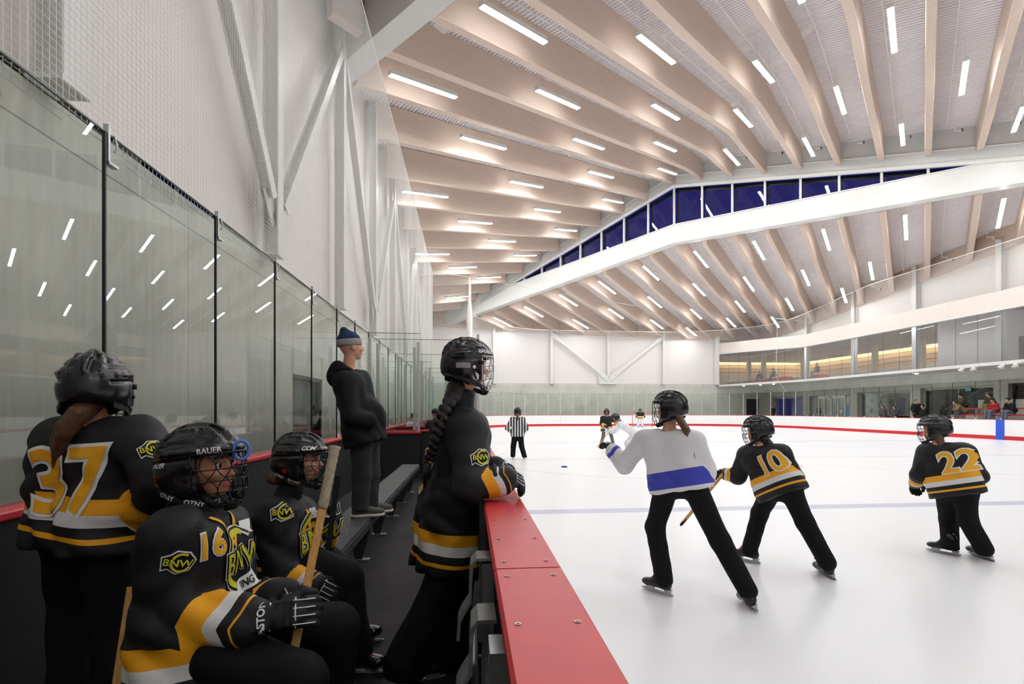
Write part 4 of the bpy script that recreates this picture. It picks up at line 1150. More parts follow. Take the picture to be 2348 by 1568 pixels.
struct(mb.build('floor_lounge', M['concrete']))
mb = MB(); mb.add([(x+.15, y, 7.3) for x, y in EDGE]+[(44, -10, 7.3), (44, 56, 7.3), (26.15, 56, 7.3)], [tuple(range(len(EDGE)+3))]); struct(mb.build('ceiling_lounge', simple('lounge_ceiling', srgb(150, 138, 132), .7, .3, 0, .06, 1)))
# glazing panels of the lounge
joints = [48.6, 47.35, 46.1, 44.85, 43.6, 42.3, 41.05, 39.8, 38.55]+[37.4-1.25*i for i in range(0, 22)]
def edge_x(y): return interp(y, [(yy, xx) for xx, yy in EDGE])
for i in range(len(joints)-1):
    ya, yb = joints[i], joints[i+1]
    zt = slope_z(6.95, 7.42)(Vector((0, (ya+yb)/2, 0)))
    glass_panel((edge_x(ya)+.06, ya, 0), (edge_x(yb)+.06, yb, 0), 4.16, zt, 'tall lounge window pane above the slab edge, %s from the far corner' % ORD[i], 'lounge window panes', 'line', mat='window_glass', clip=False, name='lounge_glazing', edge=False)
for y in (): mb = MB(); mb.box((28.95, y-.14, 4.15), (29.2, y+.14, 7.3)); struct(mb.build('steel_column', M['steel_white']))
# room behind
mb = MB(); mb.box((26.1, 54, 5.55), (44, 54.3, 7.3)); mb.box((39.2, 28.0, 5.55), (39.5, 54, 7.3)); struct(mb.build('wall_lounge', M['slat_wall']))
mb = MB(); mb.box((26.1, 53.95, 4.15), (44, 54.3, 5.55)); mb.box((39.15, 28, 4.15), (39.5, 54, 5.55)); mb.box((25.9, 49, 4.15), (26.1, 54.3, 7.3)); struct(mb.build('wall_lounge', M['white_panel']))
mb = MB(); mb.box((30.2, 25.0, 4.15), (34, 28.7, 7.3)); struct(mb.build('wall_lounge', M['white_panel']))
mb = MB(); mb.box((33.9, 10, 4.15), (34.1, 24.9, 7.3)); struct(mb.build('wall_lounge', simple('lounge_tan', srgb(206, 180, 160), .6, .3, 0, .05, 3)))
for x, y in ((31.5, 52), (31.0, 48.5), (34, 46.5), (36, 40), (36.5, 36)): mb = MB(); mb.box((x-.18, y-.18, 4.15), (x+.18, y+.18, 7.3)); struct(mb.build('lounge_column', simple('lounge_post', srgb(226, 214, 178), .6, .3, 0, .05, 3)))
for i, (a_, b_, v0, v1) in enumerate((((27, 53.72), (38.8, 53.78), (26.2, 53.5), (39.2, 53.54)), ((38.85, 29), (38.91, 53.4), (38.6, 28.2), (38.64, 53.5)))):
    r = empty('added_wall_light', ((a_[0]+b_[0])/2, (a_[1]+b_[1])/2, 7.2)); o = Vector(r.location)  # lamp added out of sight to brighten the slatted wall
    mb = MB(o); mb.box((a_[0], a_[1], 7.22), (b_[0], b_[1], 7.27)); mb.build('strip', M['added_warm_lamp'], r)
    mb = MB(o); mb.box((v0[0], v0[1], 7.05), (v1[0], v1[1], 7.3)); mb.build('added_valance', M['white_panel'], r)  # board added to hide the glowing strip
    tag(r, 'added hidden warm light washing the slatted lounge wall, %s' % ('end wall' if i == 0 else 'long side wall'), 'added light')
for i, y in enumerate((41.0, 37.5, 34.0, 30.6, 23.0, 18.0)):  # unseen lamps added to brighten the lounge
    x = edge_x(y)+.75; mb = MB(); mb.box((x-.06, y-.5, 7.2), (x+.06, y+.5, 7.26)); o = mb.build('added_strip_light', M['lamp']); tag(o, 'short strip light added unseen behind the lounge fascia, %s from the far corner' % ORD[i], 'ceiling light', 'added lounge strip lights')
def settee(x, y, l, w, h, mat, label, nm='settee', rot=0):
    r = empty(nm, (x, y, 4.15)); mb = MB(); mb.box((-w/2, -l/2, .08), (w/2, l/2, h)); o_ = mb.build('cushion', M[mat], r)
    mb = MB(); mb.box((-w/2+.05, -l/2+.05, 0), (w/2-.05, l/2-.05, .08)); mb.build('plinth', M['frame_dark'], r)
    r.rotation_euler = (0, 0, rot); tag(r, label, 'settee'); return r
settee(29.6, 46.8, 2.2, .8, .45, 'red_seat', 'red upholstered bench seat in the lounge under the seated dark figure')
settee(29.6, 44.0, 3.0, .8, .50, 'red_seat', 'long red upholstered bench seat in the lounge under the grey-coated figure')
settee(29.0, 49.8, 3.4, .8, .42, 'grey_seat', 'long grey upholstered bench seat at the far corner of the lounge')
settee(30.4, 39.5, 1.2, .8, .45, 'red_seat', 'short red seat block in the lounge beside the standing figure')
settee(30.6, 42.2, 1.6, .8, .40, 'grey_seat', 'grey seat block between the red seats in the lounge')
settee(31.5, 49.5, 1.6, .5, .62, 'red_seat', 'red backrest block standing behind the grey lounge seat')
settee(33.0, 36.5, 5.0, .8, .42, 'grey_seat', 'low grey bench seat along the middle of the lounge')
# floodlights under the slab edge and small downlights
for i, (y, lab) in enumerate(((25.1, 'white twin floodlight clamped under the lounge slab edge, farther one'), (23.0, 'white twin floodlight clamped under the lounge slab edge, nearer one'))):
    r = empty('floodlight', (28.45, y, 3.95)); o = Vector(r.location)
    for dy in (-.28, .28):
        mb = MB(o); mb.tube([(28.4, y+dy, 3.98), (28.3, y+dy*1.1, 3.9), (28.2, y+dy*1.3, 3.76)], [.07, .09, .15], 12); mb.build('lamp_head', M['steel_white'], r, smooth=True)
    mb = MB(o); mb.box((28.35, y-.5, 3.95), (28.6, y+.5, 4.03)); mb.build('bracket', M['steel_white'], r); tag(r, lab, 'floodlight', 'floodlights under the lounge edge')
for i, (x, y) in enumerate(((27.6, 46.5), (28.2, 44.6), (28.6, 43.2), (30.0, 30.0))):
    mb = MB(); mb.disc((x, y, 3.97), (0, 0, 1), .07, .05, 14); o = mb.build('downlight', M['lamp']); tag(o, 'small round downlight under the lounge slab, %s from the far corner' % ORD[i], 'downlight', 'downlights under the lounge slab')
mb = MB(); mb.box((29.6, 22.9, 4.15), (30.4, 23.6, 5.1)); mb.box((29.6, 22.9, 5.1), (29.7, 23.6, 5.5)); o = mb.build('lounge_chair', M['frame_dark']); tag(o, 'dark chair in the lounge close to the window at the right edge', 'chair')
# ------------------------------------------------------------------ people: shared pieces
def nrm(v): v = Vector(v); return v.normalized()
def basis(f, up=(0, 0, 1)):
    f = nrm(f); u = Vector(up); l = u.cross(f).normalized(); u = f.cross(l).normalized()
    return f, l, u
def mat_fl(org, f, up=(0, 0, 1), sc=1.0):
    f, l, u = basis(f, up)
    return Matrix(((f.x*sc, l.x*sc, u.x*sc, org[0]), (f.y*sc, l.y*sc, u.y*sc, org[1]), (f.z*sc, l.z*sc, u.z*sc, org[2]), (0, 0, 0, 1)))
def put(name, me, W, root, parent=None):
    """part from shared mesh data, placed by a world matrix"""
    o = bpy.data.objects.new(name, me); COL.objects.link(o); o.parent = parent or root
    if parent is None: o.matrix_basis = Matrix.Translation(-Vector(root.location)) @ W
    return o
DATA = {}
def data_of(key, fn):
    if key not in DATA:
        o = fn(); DATA[key] = o.data; bpy.data.objects.remove(o)
    return DATA[key]
def mb_obj(fn, mat, smooth=False):
    mb = MB(); fn(mb); return mb.build('tmp', mat, smooth=smooth)

# helmets, in head space (x forward, y left, z up)
def helmet_shell(style, h):
    C, Rr = (-.005, 0, .028), (.146, .118, .122)
    def on(az, el, k=1.0):
        a, e = math.radians(az), math.radians(el)
        return (C[0]+Rr[0]*k*math.cos(e)*math.cos(a), C[1]+Rr[1]*k*math.cos(e)*math.sin(a), C[2]+Rr[2]*k*math.sin(e))
    def arc(a0, e0, a1, e1, r, k, n=5, lift=1.0):
        pts = [on(a0+(a1-a0)*i/n, e0+(e1-e0)*i/n, lift) for i in range(n+1)]
        return [(('cap', pts[i], pts[i+1], r, r), k) for i in range(n)]
    P = [(('ell', C, Rr), .0), (('ell', (-.035, 0, -.02), (.118, .112, .10)), .03)]
    P += arc(0, 35, 0, 90, .012, .02, 5, .975)+arc(180, 20, 180, 90, .012, .02, 5, .975)
    S = [(('box', (.17, 0, -.075), (.125, .2, .118), None, .02), .012), (('ell', (-.005, 0, .005), (.124, .098, .112)), .0)]
    P += arc(-40, 18, 40, 18, .009, .010, 6, .985)
    for s in (-1, 1):
        P += arc(40*s, 18, 130*s, 14, .008, .008, 6, .99)+arc(28*s, 30, 32*s, 62, .008, .008, 4, .99)+arc(32*s, 62, 148*s, 62, .008, .008, 6, .99)+arc(148*s, 62, 155*s, 15, .008, .008, 4, .99)
        P += [(('ell', (.0, .100*s, -.055), (.045, .018, .048)), .012)]
        S += arc(55*s, 32, 140*s, 30, .0075, .004, 5, 1.02)+arc(62*s, 5, 140*s, 0, .0065, .004, 5, 1.02)+arc(14*s, 52, 18*s, 68, .009, .004, 3, 1.03)+arc(163*s, 50, 158*s, 70, .009, .004, 3, 1.03)+arc(48*s, 46, 60*s, 60, .008, .004, 2, 1.03)
        if style == 'vented': S += arc(80*s, 46, 110*s, 46, .009, .004, 3, 1.03)+arc(172*s, 20, 168*s, 44, .009, .004, 3, 1.03)+[(('box', (.005, .122*s, -.05), (.02, .02, .024), None, .008), .004)]
    cuts = [('plane', (0, 0, -.105), (0, 0, -1)), ('plane', (-.05, 0, -.088), (-.45, 0, -.9))]
    vs, qs = sdf_mesh(P, h, S, cuts); return np_obj('tmp', vs, qs, M['helmet_black'], relax=1)
def cage_curve(th, v):
    pr = 1.0-.30*max(0, (-v-.05)/.10)**2
    return (.022+.122*math.cos(th)*pr, .112*math.sin(th)*pr, v)
def cage_wires(style, mat, r=.0021):
    def fn(mb):
        A = math.radians
        for v in ((.05, -.005, -.045, -.085, -.125) if style == 'wave' else (.05, .01, -.02, -.065, -.105, -.13)):
            lim = 82 if v > -.1 else 62
            mb.tube([cage_curve(A(a), v) for a in range(-lim, lim+1, 8)], r, 6)
        if style == 'wave':
            for c in (-60, -36, -12, 12, 36, 60):
                for sg in (1, -1):
                    pts = []
                    for i in range(21):
                        v = .05-.178*i/20; a = c+sg*12*math.sin(2*math.pi*i/20*1.05); pts.append(cage_curve(A(a), v))
                    mb.tube(pts, r, 6)
        else:
            for c in (-70, -50, -30, -12, 12, 30, 50, 70):
                mb.tube([cage_curve(A(c+(8 if i % 6 > 2 else 0)*(1 if c > 0 else -1)), .05-.18*i/12) for i in range(13)], r, 6)
            for s in (-1, 1): mb.tube([cage_curve(A(s*12), -.02), cage_curve(A(s*30), -.065)], r, 6); mb.tube([cage_curve(A(s*30), -.02), cage_curve(A(s*12), -.065)], r, 6)
        mb.tube([cage_curve(A(a), .05) for a in range(-85, 86, 8)], r*1.7, 6); mb.tube([cage_curve(A(a), -.13) for a in range(-60, 61, 8)], r*1.7, 6)
        for s in (-1, 1): mb.tube([cage_curve(A(84*s), v) for v in (.05, .0, -.06)]+[cage_curve(A(62*s), -.13)], r*1.7, 6)
    return mb_obj(fn, mat, True)
def helmet_straps():
    def fn(mb):
        for s in (-1, 1):
            pts = [(-.02, .115*s, -.02), (.0, .108*s, -.07), (.035, .085*s, -.115), (.075, .04*s, -.142), (.085, 0, -.146)]
            fr = []
            for i, p in enumerate(pts):
                fr.append(p)
            mb.tube(pts, .006, 6)
            mb.disc((.03, .12*s, .012), (0, 1, 0), .011, .012, 12); mb.disc((.02, .115*s, -.03), (0, 1, 0), .009, .012, 12)
        mb.tube([(.09, -.03, -.14), (.1, 0, -.142), (.09, .03, -.14)], .016, 8)
    return mb_obj(fn, M['matte_black'], True)
def strap_band():
    def fn(mb):
        for s in (-1, 1):
            pts = [(-.11, .08*s, -.062), (-.05, .108*s, -.082), (.01, .106*s, -.104), (.06, .086*s, -.122), (.1, .05*s, -.136)]
            vs = []
            for x, y, z in pts: vs += [(x, y*1.03, z+.011), (x, y*1.03, z-.011), (x, y, z-.011), (x, y, z+.011)]
            fs = []
            for i in range(len(pts)-1):
                for j in range(4): k = (j+1) % 4; fs.append((i*4+j, i*4+k, (i+1)*4+k, (i+1)*4+j))
            mb.add(vs, fs)
    return mb_obj(fn, M['matte_black'])
def add_helmet(root, hc, f, up, sc=1.0, style='round', cage='wave', chrome=False, far=False, texts=()):
    W = mat_fl(hc, f, up, sc)
    sh = data_of(('helm', style, far), lambda: helmet_shell(style, .011 if far else .0042))
    hl = put('helmet', sh, W, root)
    cm = 'wire_chrome' if chrome else 'wire_black'
    put('face_cage', data_of(('cage', cage, cm, far), lambda: cage_wires(cage, M[cm], .004 if far else .0021)), W, root, hl)
    if not far:
        put('chin_strap', data_of('straps', helmet_straps), W, root, hl); sb = put('strap_band', data_of('strap_band', strap_band), W, root, hl)
        tr = BVHTree.FromPolygons([tuple(v.co) for v in sh.vertices], [tuple(p.vertices) for p in sh.polygons])
        tb = BVHTree.FromPolygons([tuple(v.co) for v in sb.data.vertices], [tuple(p.vertices) for p in sb.data.polygons])
        for t in texts:
            bm = text_mesh(t['s'], t['size'], .0004) if 's' in t else t['bm']()
            d = decal(t.get('name', 'lettering'), bm, t['at'], t['right'], t['up'], tb if t.get('band') else tr, M[t.get('mat', 'white_print')], hl, off=.0012, step=.008, far=.1)
    return hl

# skates and shoes (x forward, origin on the ground below the ankle)
def skate_boot():
    P = [(('cap', (-.01, 0, .20), (-.03, 0, .09), .052, .045), 0), (('cap', (-.03, 0, .085), (.13, 0, .075), .040, .034), .03), (('ell', (.15, 0, .078), (.055, .042, .034)), .02), (('cap', (.03, 0, .19), (.09, 0, .10), .03, .03), .03)]
    vs, qs = sdf_mesh(P, .009, [], [('plane', (0, 0, .052), (0, 0, -1))]); return np_obj('t', vs, qs, M['helmet_black'])
def skate_holder():
    def fn(mb):
        for x0, x1 in ((-.08, -.02), (.08, .16)):
            mb.add([(x0, -.022, .054), (x1, -.022, .054), (x1, .022, .054), (x0, .022, .054), (x0+.01, -.006, .016), (x1-.005, -.006, .016), (x1-.005, .006, .016), (x0+.01, .006, .016)], [(0, 1, 2, 3), (7, 6, 5, 4), (0, 4, 5, 1), (1, 5, 6, 2), (2, 6, 7, 3), (3, 7, 4, 0)])
        mb.box((-.09, -.006, .014), (.19, .006, .026))
    return mb_obj(fn, M['skate_holder'])
def skate_blade():
    def fn(mb):
        pts = [(-.1, .012), (-.09, .002), (-.05, 0), (.15, 0), (.2, .006), (.215, .02), (.19, .022), (-.09, .022)]
        mb.add([(x, -.002, z) for x, z in pts]+[(x, .002, z) for x, z in pts], [tuple(range(8)), tuple(range(15, 7, -1))]+[(i, (i+1) % 8, 8+(i+1) % 8, 8+i) for i in range(8)])
    return mb_obj(fn, M['skate_blade'])
def skate_laces():
    def fn(mb):
        for i in range(6):
            x = .045+.014*i; z = .195-.019*i; mb.tube([(x, -.024, z+.012), (x+.012, 0, z+.022), (x, .024, z+.012)], .004, 5)
        mb.tube([(.04, 0, .212), (.075, .03, .20), (.06, .045, .18)], .004, 5); mb.tube([(.04, 0, .212), (.08, -.03, .205), (.07, -.04, .18)], .004, 5)
    return mb_obj(fn, M['red_lace'])
def add_skate(root, base, f, up=(0, 0, 1), sc=.92, laces=False):
    W = mat_fl(base, f, up, sc); b = put('skate', data_of('boot', skate_boot), W, root)
    put('blade_holder', data_of('holder', skate_holder), W, root, b); put('blade', data_of('blade', skate_blade), W, root, b)
    if laces: put('laces', data_of('laces', skate_laces), W, root, b)
    return b
def shoe_upper():
    P = [(('cap', (-.02, 0, .09), (-.03, 0, .05), .036, .036), 0), (('cap', (-.03, 0, .05), (.12, 0, .045), .036, .034), .03), (('ell', (.15, 0, .042), (.06, .042, .032)), .02), (('cap', (.02, 0, .085), (.09, 0, .06), .028, .022), .03)]
    vs, qs = sdf_mesh(P, .008, [], [('plane', (0, 0, .024), (0, 0, -1))]); return np_obj('t', vs, qs, M['shoe_grey'])
def shoe_sole():
    P = [(('ell', (.13, 0, .014), (.085, .05, .03)), 0), (('ell', (-.02, 0, .014), (.06, .042, .03)), .03), (('cap', (-.02, 0, .016), (.12, 0, .016), .035, .04), .02)]
    vs, qs = sdf_mesh(P, .006, [], [('plane', (0, 0, .0), (0, 0, -1)), ('plane', (0, 0, .027), (0, 0, 1))]); return np_obj('t', vs, qs, M['sole_white'])
def shoe_lace():
    def fn(mb):
        for i in range(4): x = .05+.02*i; z = .105-.012*i; mb.tube([(x, -.02, z-.008), (x, 0, z+.002), (x, .02, z-.008)], .003, 5)
    return mb_obj(fn, M['grey_knit'])
def add_shoe(root, base, f):
    W = mat_fl(base, f); b = put('shoe', data_of('shoe', shoe_upper), W, root); put('sole', data_of('sole', shoe_sole), W, root, b); put('laces', data_of('shoelace', shoe_lace), W, root, b)

# padded gloves: x along the fingers, y towards the thumb, z out of the back of the hand
def glove_mesh(side, curl, h):
    s = 1 if side == 'R' else -1
    P = [(('cap', (-.085, 0, .005), (-.03, 0, .004), .058, .050), 0), (('ell', (.025, 0, .006), (.062, .054, .034)), .025)]
    for i in range(3): P.append((('cap', (-.005+.022*i, -.036, .034), (-.005+.022*i, .036, .034), .011, .011), .008))
    for i in range(2): P.append((('cap', (-.085+.035*i, -.035, .052-.005*i), (-.085+.035*i, .035, .052-.005*i), .016, .014), .008))
    for i in range(4):
        y = (.039-.026*i)*s; ln = (.036, .041, .038, .031)[i]; a = 0.15; p = np.array((.072, y, .004)); 
        rr = (.0175, .018, .0175, .0165)[i]
        for sgm in range(3):
            a += curl*(.8, 1.0, .8)[sgm]; q = p+np.array((math.cos(a)*ln, 0, -math.sin(a)*ln))*(1, .82, .7)[sgm]
            P.append((('cap', tuple(p), tuple(q), rr*(1-.06*sgm), rr*(.93-.06*sgm)), .004)); p = q
    t0, t1, t2 = (.005, .045*s, -.008), (.055, .074*s, -.03), (.09, .066*s, -.05)
    P += [(('cap', t0, t1, .021, .02), .015), (('cap', t1, t2, .02, .016), .005)]
    vs, qs = sdf_mesh(P, h); return np_obj('t', vs, qs, M['glove_black'], relax=1)
def glove_trim(side):
    s = 1 if side == 'R' else -1
    def fn(mb):
        mb.tube([(-.035, -.045*s, .036), (-.03, 0, .052), (-.035, .045*s, .036)], .0028, 5)
        for i in range(4): y = (.039-.026*i)*s; mb.tube([(.04, y, .045), (.075, y, .0235), (.105, y, .012)], .0022, 5)
        mb.tube([(.045, -.05*s, .032), (.048, 0, .047), (.045, .05*s, .032)], .0025, 5)
    return mb_obj(fn, M['white_print'], True)
def add_glove(root, wrist, d, back, side, curl=.5, sc=1.0, far=False, text=None):
    d = nrm(d); b = Vector(back); b = (b-d*b.dot(d)).normalized(); y = b.cross(d)
    W = Matrix(((d.x*sc, y.x*sc, b.x*sc, wrist[0]), (d.y*sc, y.y*sc, b.y*sc, wrist[1]), (d.z*sc, y.z*sc, b.z*sc, wrist[2]), (0, 0, 0, 1)))
    me = data_of(('glove', side, curl, far), lambda: glove_mesh(side, curl, .012 if far else .0055)); g = put('glove', me, W, root)
    if not far: put('glove_stripe', data_of(('trim', side), lambda: glove_trim(side)), W, root, g)
    if text:
        tr = BVHTree.FromPolygons([tuple(v.co) for v in me.vertices], [tuple(p.vertices) for p in me.polygons])
        decal('lettering', text_mesh(text[0], text[1], .0012), text[2], text[3], text[4], tr, M['white_print'], g, off=.0015, step=.01, far=.1)
    return g

def head_prims(hc, f, up, sc=1.0, detail=True):
    W = mat_fl(hc, f, up, sc); R = np.array(W.to_3x3())/sc
    p = lambda x, y, z: tuple(W @ Vector((x, y, z)))
    e = lambda c, r: ('ell', p(*c), tuple(q*sc for q in r), R)
    c = lambda a, b, ra, rb: ('cap', p(*a), p(*b), ra*sc, rb*sc)
    P = [(e((-.008, 0, .022), (.096, .077, .098)), 0), (e((.03, 0, -.045), (.062, .056, .068)), .03), (e((.055, 0, -.088), (.026, .028, .022)), .02)]
    S = []
    if detail:
        P += [(c((.088, 0, .012), (.112, 0, -.028), .009, .013), .012), (c((.1, -.012, -.034), (.1, .012, -.034), .009, .009), .008), (c((.078, -.04, .022), (.092, -.012, .024), .009, .009), .012), (c((.078, .04, .022), (.092, .012, .024), .009, .009), .012),
              (c((.086, -.018, -.060), (.089, .018, -.060), .0075, .0075), .006), (c((.082, -.014, -.072), (.085, .014, -.072), .0075, .0075), .006), (e((.066, .042, -.028), (.025, .022, .022)), .015), (e((.066, -.042, -.028), (.025, .022, .022)), .015)]
        for s in (-1, 1): P.append((e((-.012, .078*s, -.008), (.022, .011, .033)), .008))
        S = [(e((.094, .030, .005), (.013, .014, .0062)), .006), (e((.094, -.030, .005), (.013, .014, .0062)), .006)]
    return P, S, p

def person(label, J, jersey='jersey_black', pants='black_pants', cat='person', group=None, h=.03, hem=-.10, bulk=1.0, pbulk=1.0, head_sc=1.0, pflare=.082, helmet=None, gloves=None, skates=None, shoes=None,
           hair=None, skin='skin', detail=False, hem_r=None, wrinkle=0.0, top_name='jersey', belly=0.0, flare=0.0, long_skirt=True, eyes=True, base=None, wr_r=None, hz_shift=0.0, hip_r=.148, carve=()):
    hipc = (J['hipL']+J['hipR'])/2; spine = (J['neck']-hipc).normalized(); lat = (J['shL']-J['shR']); lat = (lat-spine*lat.dot(spine)).normalized(); fwd = lat.cross(spine)
    loc = base if base is not None else Vector((hipc.x, hipc.y, min(J['ankL'].z, J['ankR'].z)-.1))
    root = empty('person', loc); lo = V3(root.location)
    hf, hu = J['face'], J.get('hup', (0, 0, 1))
    # body: one continuous surface
    P, S, hp = head_prims(J['head'], hf, hu, head_sc, detail)
    c = lambda a, b, ra, rb, k=.02: (('cap', tuple(a), tuple(b), ra, rb), k)
    nb = J['neck']
    P = P+[c(hp(-.015, 0, -.06), nb-spine*.02, .05*head_sc, .054*head_sc, .02), c(nb-spine*.10, hipc+spine*.06, .10, .10, .04)]
    for s in 'LR':
        P += [c(nb-spine*.08, J['sh'+s], .05, .05, .04), c(J['sh'+s], J['el'+s], .045, .038), c(J['el'+s], J['wr'+s], .038, .028), c(hipc, J['hip'+s], .09, .085, .03), c(J['hip'+s], J['kn'+s], .075, .055), c(J['kn'+s], J['ank'+s], .052, .038)]
        if not gloves: 
            d = (J['wr'+s]-J['el'+s]).normalized(); P += [c(J['wr'+s], J['wr'+s]+d*.08, .03, .026), c(J['wr'+s]+d*.02+lat*.01, J['wr'+s]+d*.06+(fwd*.03), .012, .011, .008)]
            for q in range(4): o_ = spine.cross(d).normalized()*(.026-.017*q) if spine.cross(d).length > .1 else lat*(.026-.017*q); P.append(c(J['wr'+s]+d*.07+o_, J['wr'+s]+d*(.12-.006*abs(q-1))+o_*1.05-spine*.012, .010, .0085, .004))
    hb = .0065 if detail else h
    if detail:
        # head and neck are meshed finely; the covered trunk only to the collar and shoulders
        P2 = [q for q in P]
        vs, qs = sdf_mesh([q for q in P if True][:len(head_prims(J['head'], hf, hu, head_sc, True)[0])+2], hb, S)
    else: vs, qs = sdf_mesh(P, min(h, .02), S)
    bo = np_obj('body', vs-lo, qs, [M[skin], M['lips']], root)
    if detail:
        Wi = mat_fl(J['head'], hf, hu, head_sc).inverted(); 
        for poly in bo.data.polygons:
            q = Wi @ (poly.center+Vector(root.location))
            if q.x > .075 and abs(q.y) < .024 and -.080 < q.z < -.053: poly.material_index = 1
        for s in (-1, 1):
            mb = MB(root.location); pos = Vector(hp(.0790, .030*s, .0045)); fv = (Vector(hp(1, 0, 0))-Vector(hp(0, 0, 0))).normalized()
            vs_, qs_ = sdf_mesh([(('ell', tuple(pos), (.0118,)*3), 0)], .003); eo = np_obj('eye', vs_-lo, qs_, [M['eye_white'], M['eye_dark']], root)
            for poly in eo.data.polygons:
                if (poly.center+Vector(root.location)-pos).normalized().dot(fv) > .66: poly.material_index = 1
            mb = MB(root.location); mb.tube([hp(.093, .014*s, .031), hp(.092, .032*s, .036), hp(.08, .05*s, .030)], .003, 5); mb.build('eyebrow', M['hair_dark'], root)
    # top garment
    b = bulk; T = []
    hem_pt = hipc+spine*hem
    hr = hem_r or .15*b
    for s in 'LR':
        o_ = J['sh'+s]-spine*.07; i_ = nb-spine*.10
        T += [c(J['hip'+s]*.8+hipc*.2+spine*.02, i_*.45+o_*.55, .125*b, .135*b, .06), c(o_*.75+i_*.25, J['sh'+s], .095*b, .085*b, .05)]
    T += [c(nb-spine*.05, nb-spine*.16, .075*b, .12*b, .06), c(hipc-spine*.02, hem_pt-spine*.10, hr*.97, hr*1.0+flare, .08)]
    if belly: T.append((('ell', tuple(hipc+spine*.16+fwd*.08), (belly, belly*.95, belly*1.15)), .08))
    for s in 'LR': T.append(c(J['hip'+s]+spine*.06, J['hip'+s]+spine*hem, hip_r*b, (hip_r+.007)*b+flare, .06))
    arm = []
    wr = wr_r or .066*b
    for s in 'LR':
        d = (J['wr'+s]-J['el'+s]).normalized()
        arm += [c(J['sh'+s], J['el'+s], .088*b, .078*b, .035), c(J['el'+s], J['wr'+s]-d*.02, .078*b, wr, .03)]
    cuts = [('plane', tuple(hem_pt), tuple(-spine))]
    wf = None
    if wrinkle > 0:
        def wf(g, a=wrinkle):
            q = g-V3(hipc); u = q@V3(fwd); v = q@V3(lat); z = q@V3(spine)
            th = np.arctan2(v, u+.001)
            fold = 1-np.abs(np.sin(4.5*th+2.2*np.sin(5*z+3*v)+1.3*np.sin(11*z)))*2
            dia = 1-np.abs(np.sin(19*(z*.8+v*.6)+2.5*np.sin(7*u+4*z)))*2
            di2 = 1-np.abs(np.sin(23*(z*.75-u*.7)+2.0*np.sin(8*v-5*z)+1))*2
            low = np.clip(1-z*1.6, .25, 1.2)
            return a*(.9*fold*low+.6*dia*.8+.6*di2*.7+.35*np.sin(47*v+25*u-31*z))
    # sleeves are kept clear of the hem cut
    D1v = [q for q in T]
    lo_ = np.min([prim_box(p)[0] for p, k in T+arm], 0)-2.5*h; hi_ = np.max([prim_box(p)[1] for p, k in T+arm], 0)+2.5*h
    n_ = np.ceil((hi_-lo_)/h).astype(int)+1
    g = np.stack(np.meshgrid(*[lo_[i]+h*np.arange(n_[i]) for i in range(3)], indexing='ij'), -1)
    D1 = sdf_eval(g, T, [], cuts); D2 = sdf_eval(g, arm); D = smin(D1, D2, .035)
    # open collar
    D = np.maximum(D, -prim_d(g, ('cap', tuple(nb-spine*.0), tuple(nb+spine*.14+Vector(hf)*.02), .066*head_sc, .075)))
    if wf is not None: D = D+wf(g)
    for q in carve: D = np.maximum(D, -prim_d(g, q))
    vs, qs = surface_nets(D, lo_, h)
    jo = np_obj(top_name, vs-lo, qs, M[jersey], root, relax=2 if wrinkle else 1)
    if jersey.startswith('jersey'):
        co = get_co(jo)+lo; sm = np.zeros(len(co)); su = np.full(len(co), -9.0)
        dT = np.min([prim_d(co, p) for p, k in T], 0); best = np.full(len(co), 9.0)
        for s in 'LR':
            e, w = V3(J['el'+s]), V3(J['wr'+s]); L2 = (w-e)@(w-e); u = ((co-e)@(w-e))/L2
            q = co-e-np.outer(u, w-e); ql = np.linalg.norm(q, axis=1)+1e-9; outd = V3((Vector(e)-J['sh'+s]).normalized()); 
            lat_ = (q@outd)/ql
            dU, dF = prim_d(co, ('cap', tuple(J['sh'+s]), tuple(J['el'+s]), .088*b, .078*b)), prim_d(co, ('cap', tuple(e), tuple(w), .078*b, wr)); dA = np.minimum(dU, dF); u = np.where(dF < dU-.004, u, np.minimum(u, .0))
            m = (dA < best); best = np.where(m, dA, best); su = np.where(m, u-.16*np.abs(lat_)+.08, su)
        sm = np.clip(.5-(best-dT)/.02, 0, 1)
        hz = (co-V3(hem_pt))@V3(spine)+hz_shift; sx = (co-V3(nb))@V3(lat)
        set_attr(jo, 'su', su); set_attr(jo, 'sm', sm); set_attr(jo, 'hz', hz); set_attr(jo, 'sx', sx)
    # trousers
    pb = pbulk
    Q = [c(J['hipL'], J['hipR'], .112*pb, .112*pb, .05), c(hipc, hipc+spine*.08, .115*pb, .10*pb, .04)]
    for s in 'LR':
        Q += [c(J['hip'+s], J['kn'+s], .108*pb, .088*pb, .035), c(J['kn'+s], J['ank'+s]+(J['ank'+s]-J['kn'+s]).normalized()*.05, .088*pb, pflare*pb, .03)]
    hq = h*1.15; 
    vs, qs = sdf_mesh(Q, hq, [(q, 0) for q in carve], [('plane', (0, 0, root.location.z+.06), (0, 0, -1))], (lambda g: .7*wrinkle*(np.sin(27*g[..., 0]+33*g[..., 2]+5*np.sin(11*g[..., 1]))+np.sin(39*g[..., 1]-17*g[..., 2]))*.5) if wrinkle else None)
    po = np_obj('trousers', vs-lo, qs, M[pants], root, relax=1)
    if helmet: add_helmet(root, J['head'], hf, hu, **helmet)
    if skates:
        for s in 'LR':
            f_ = J.get('toe'+s, fwd); add_skate(root, J['foot'+s] if 'foot'+s in J else J['ank'+s]-Vector((0, 0, .16)), f_, J.get('fup'+s, (0, 0, 1)), **skates)
    if shoes:
        for s in 'LR': add_shoe(root, J['foot'+s] if 'foot'+s in J else J['ank'+s]-Vector((0, 0, .09)), J.get('toe'+s, fwd))
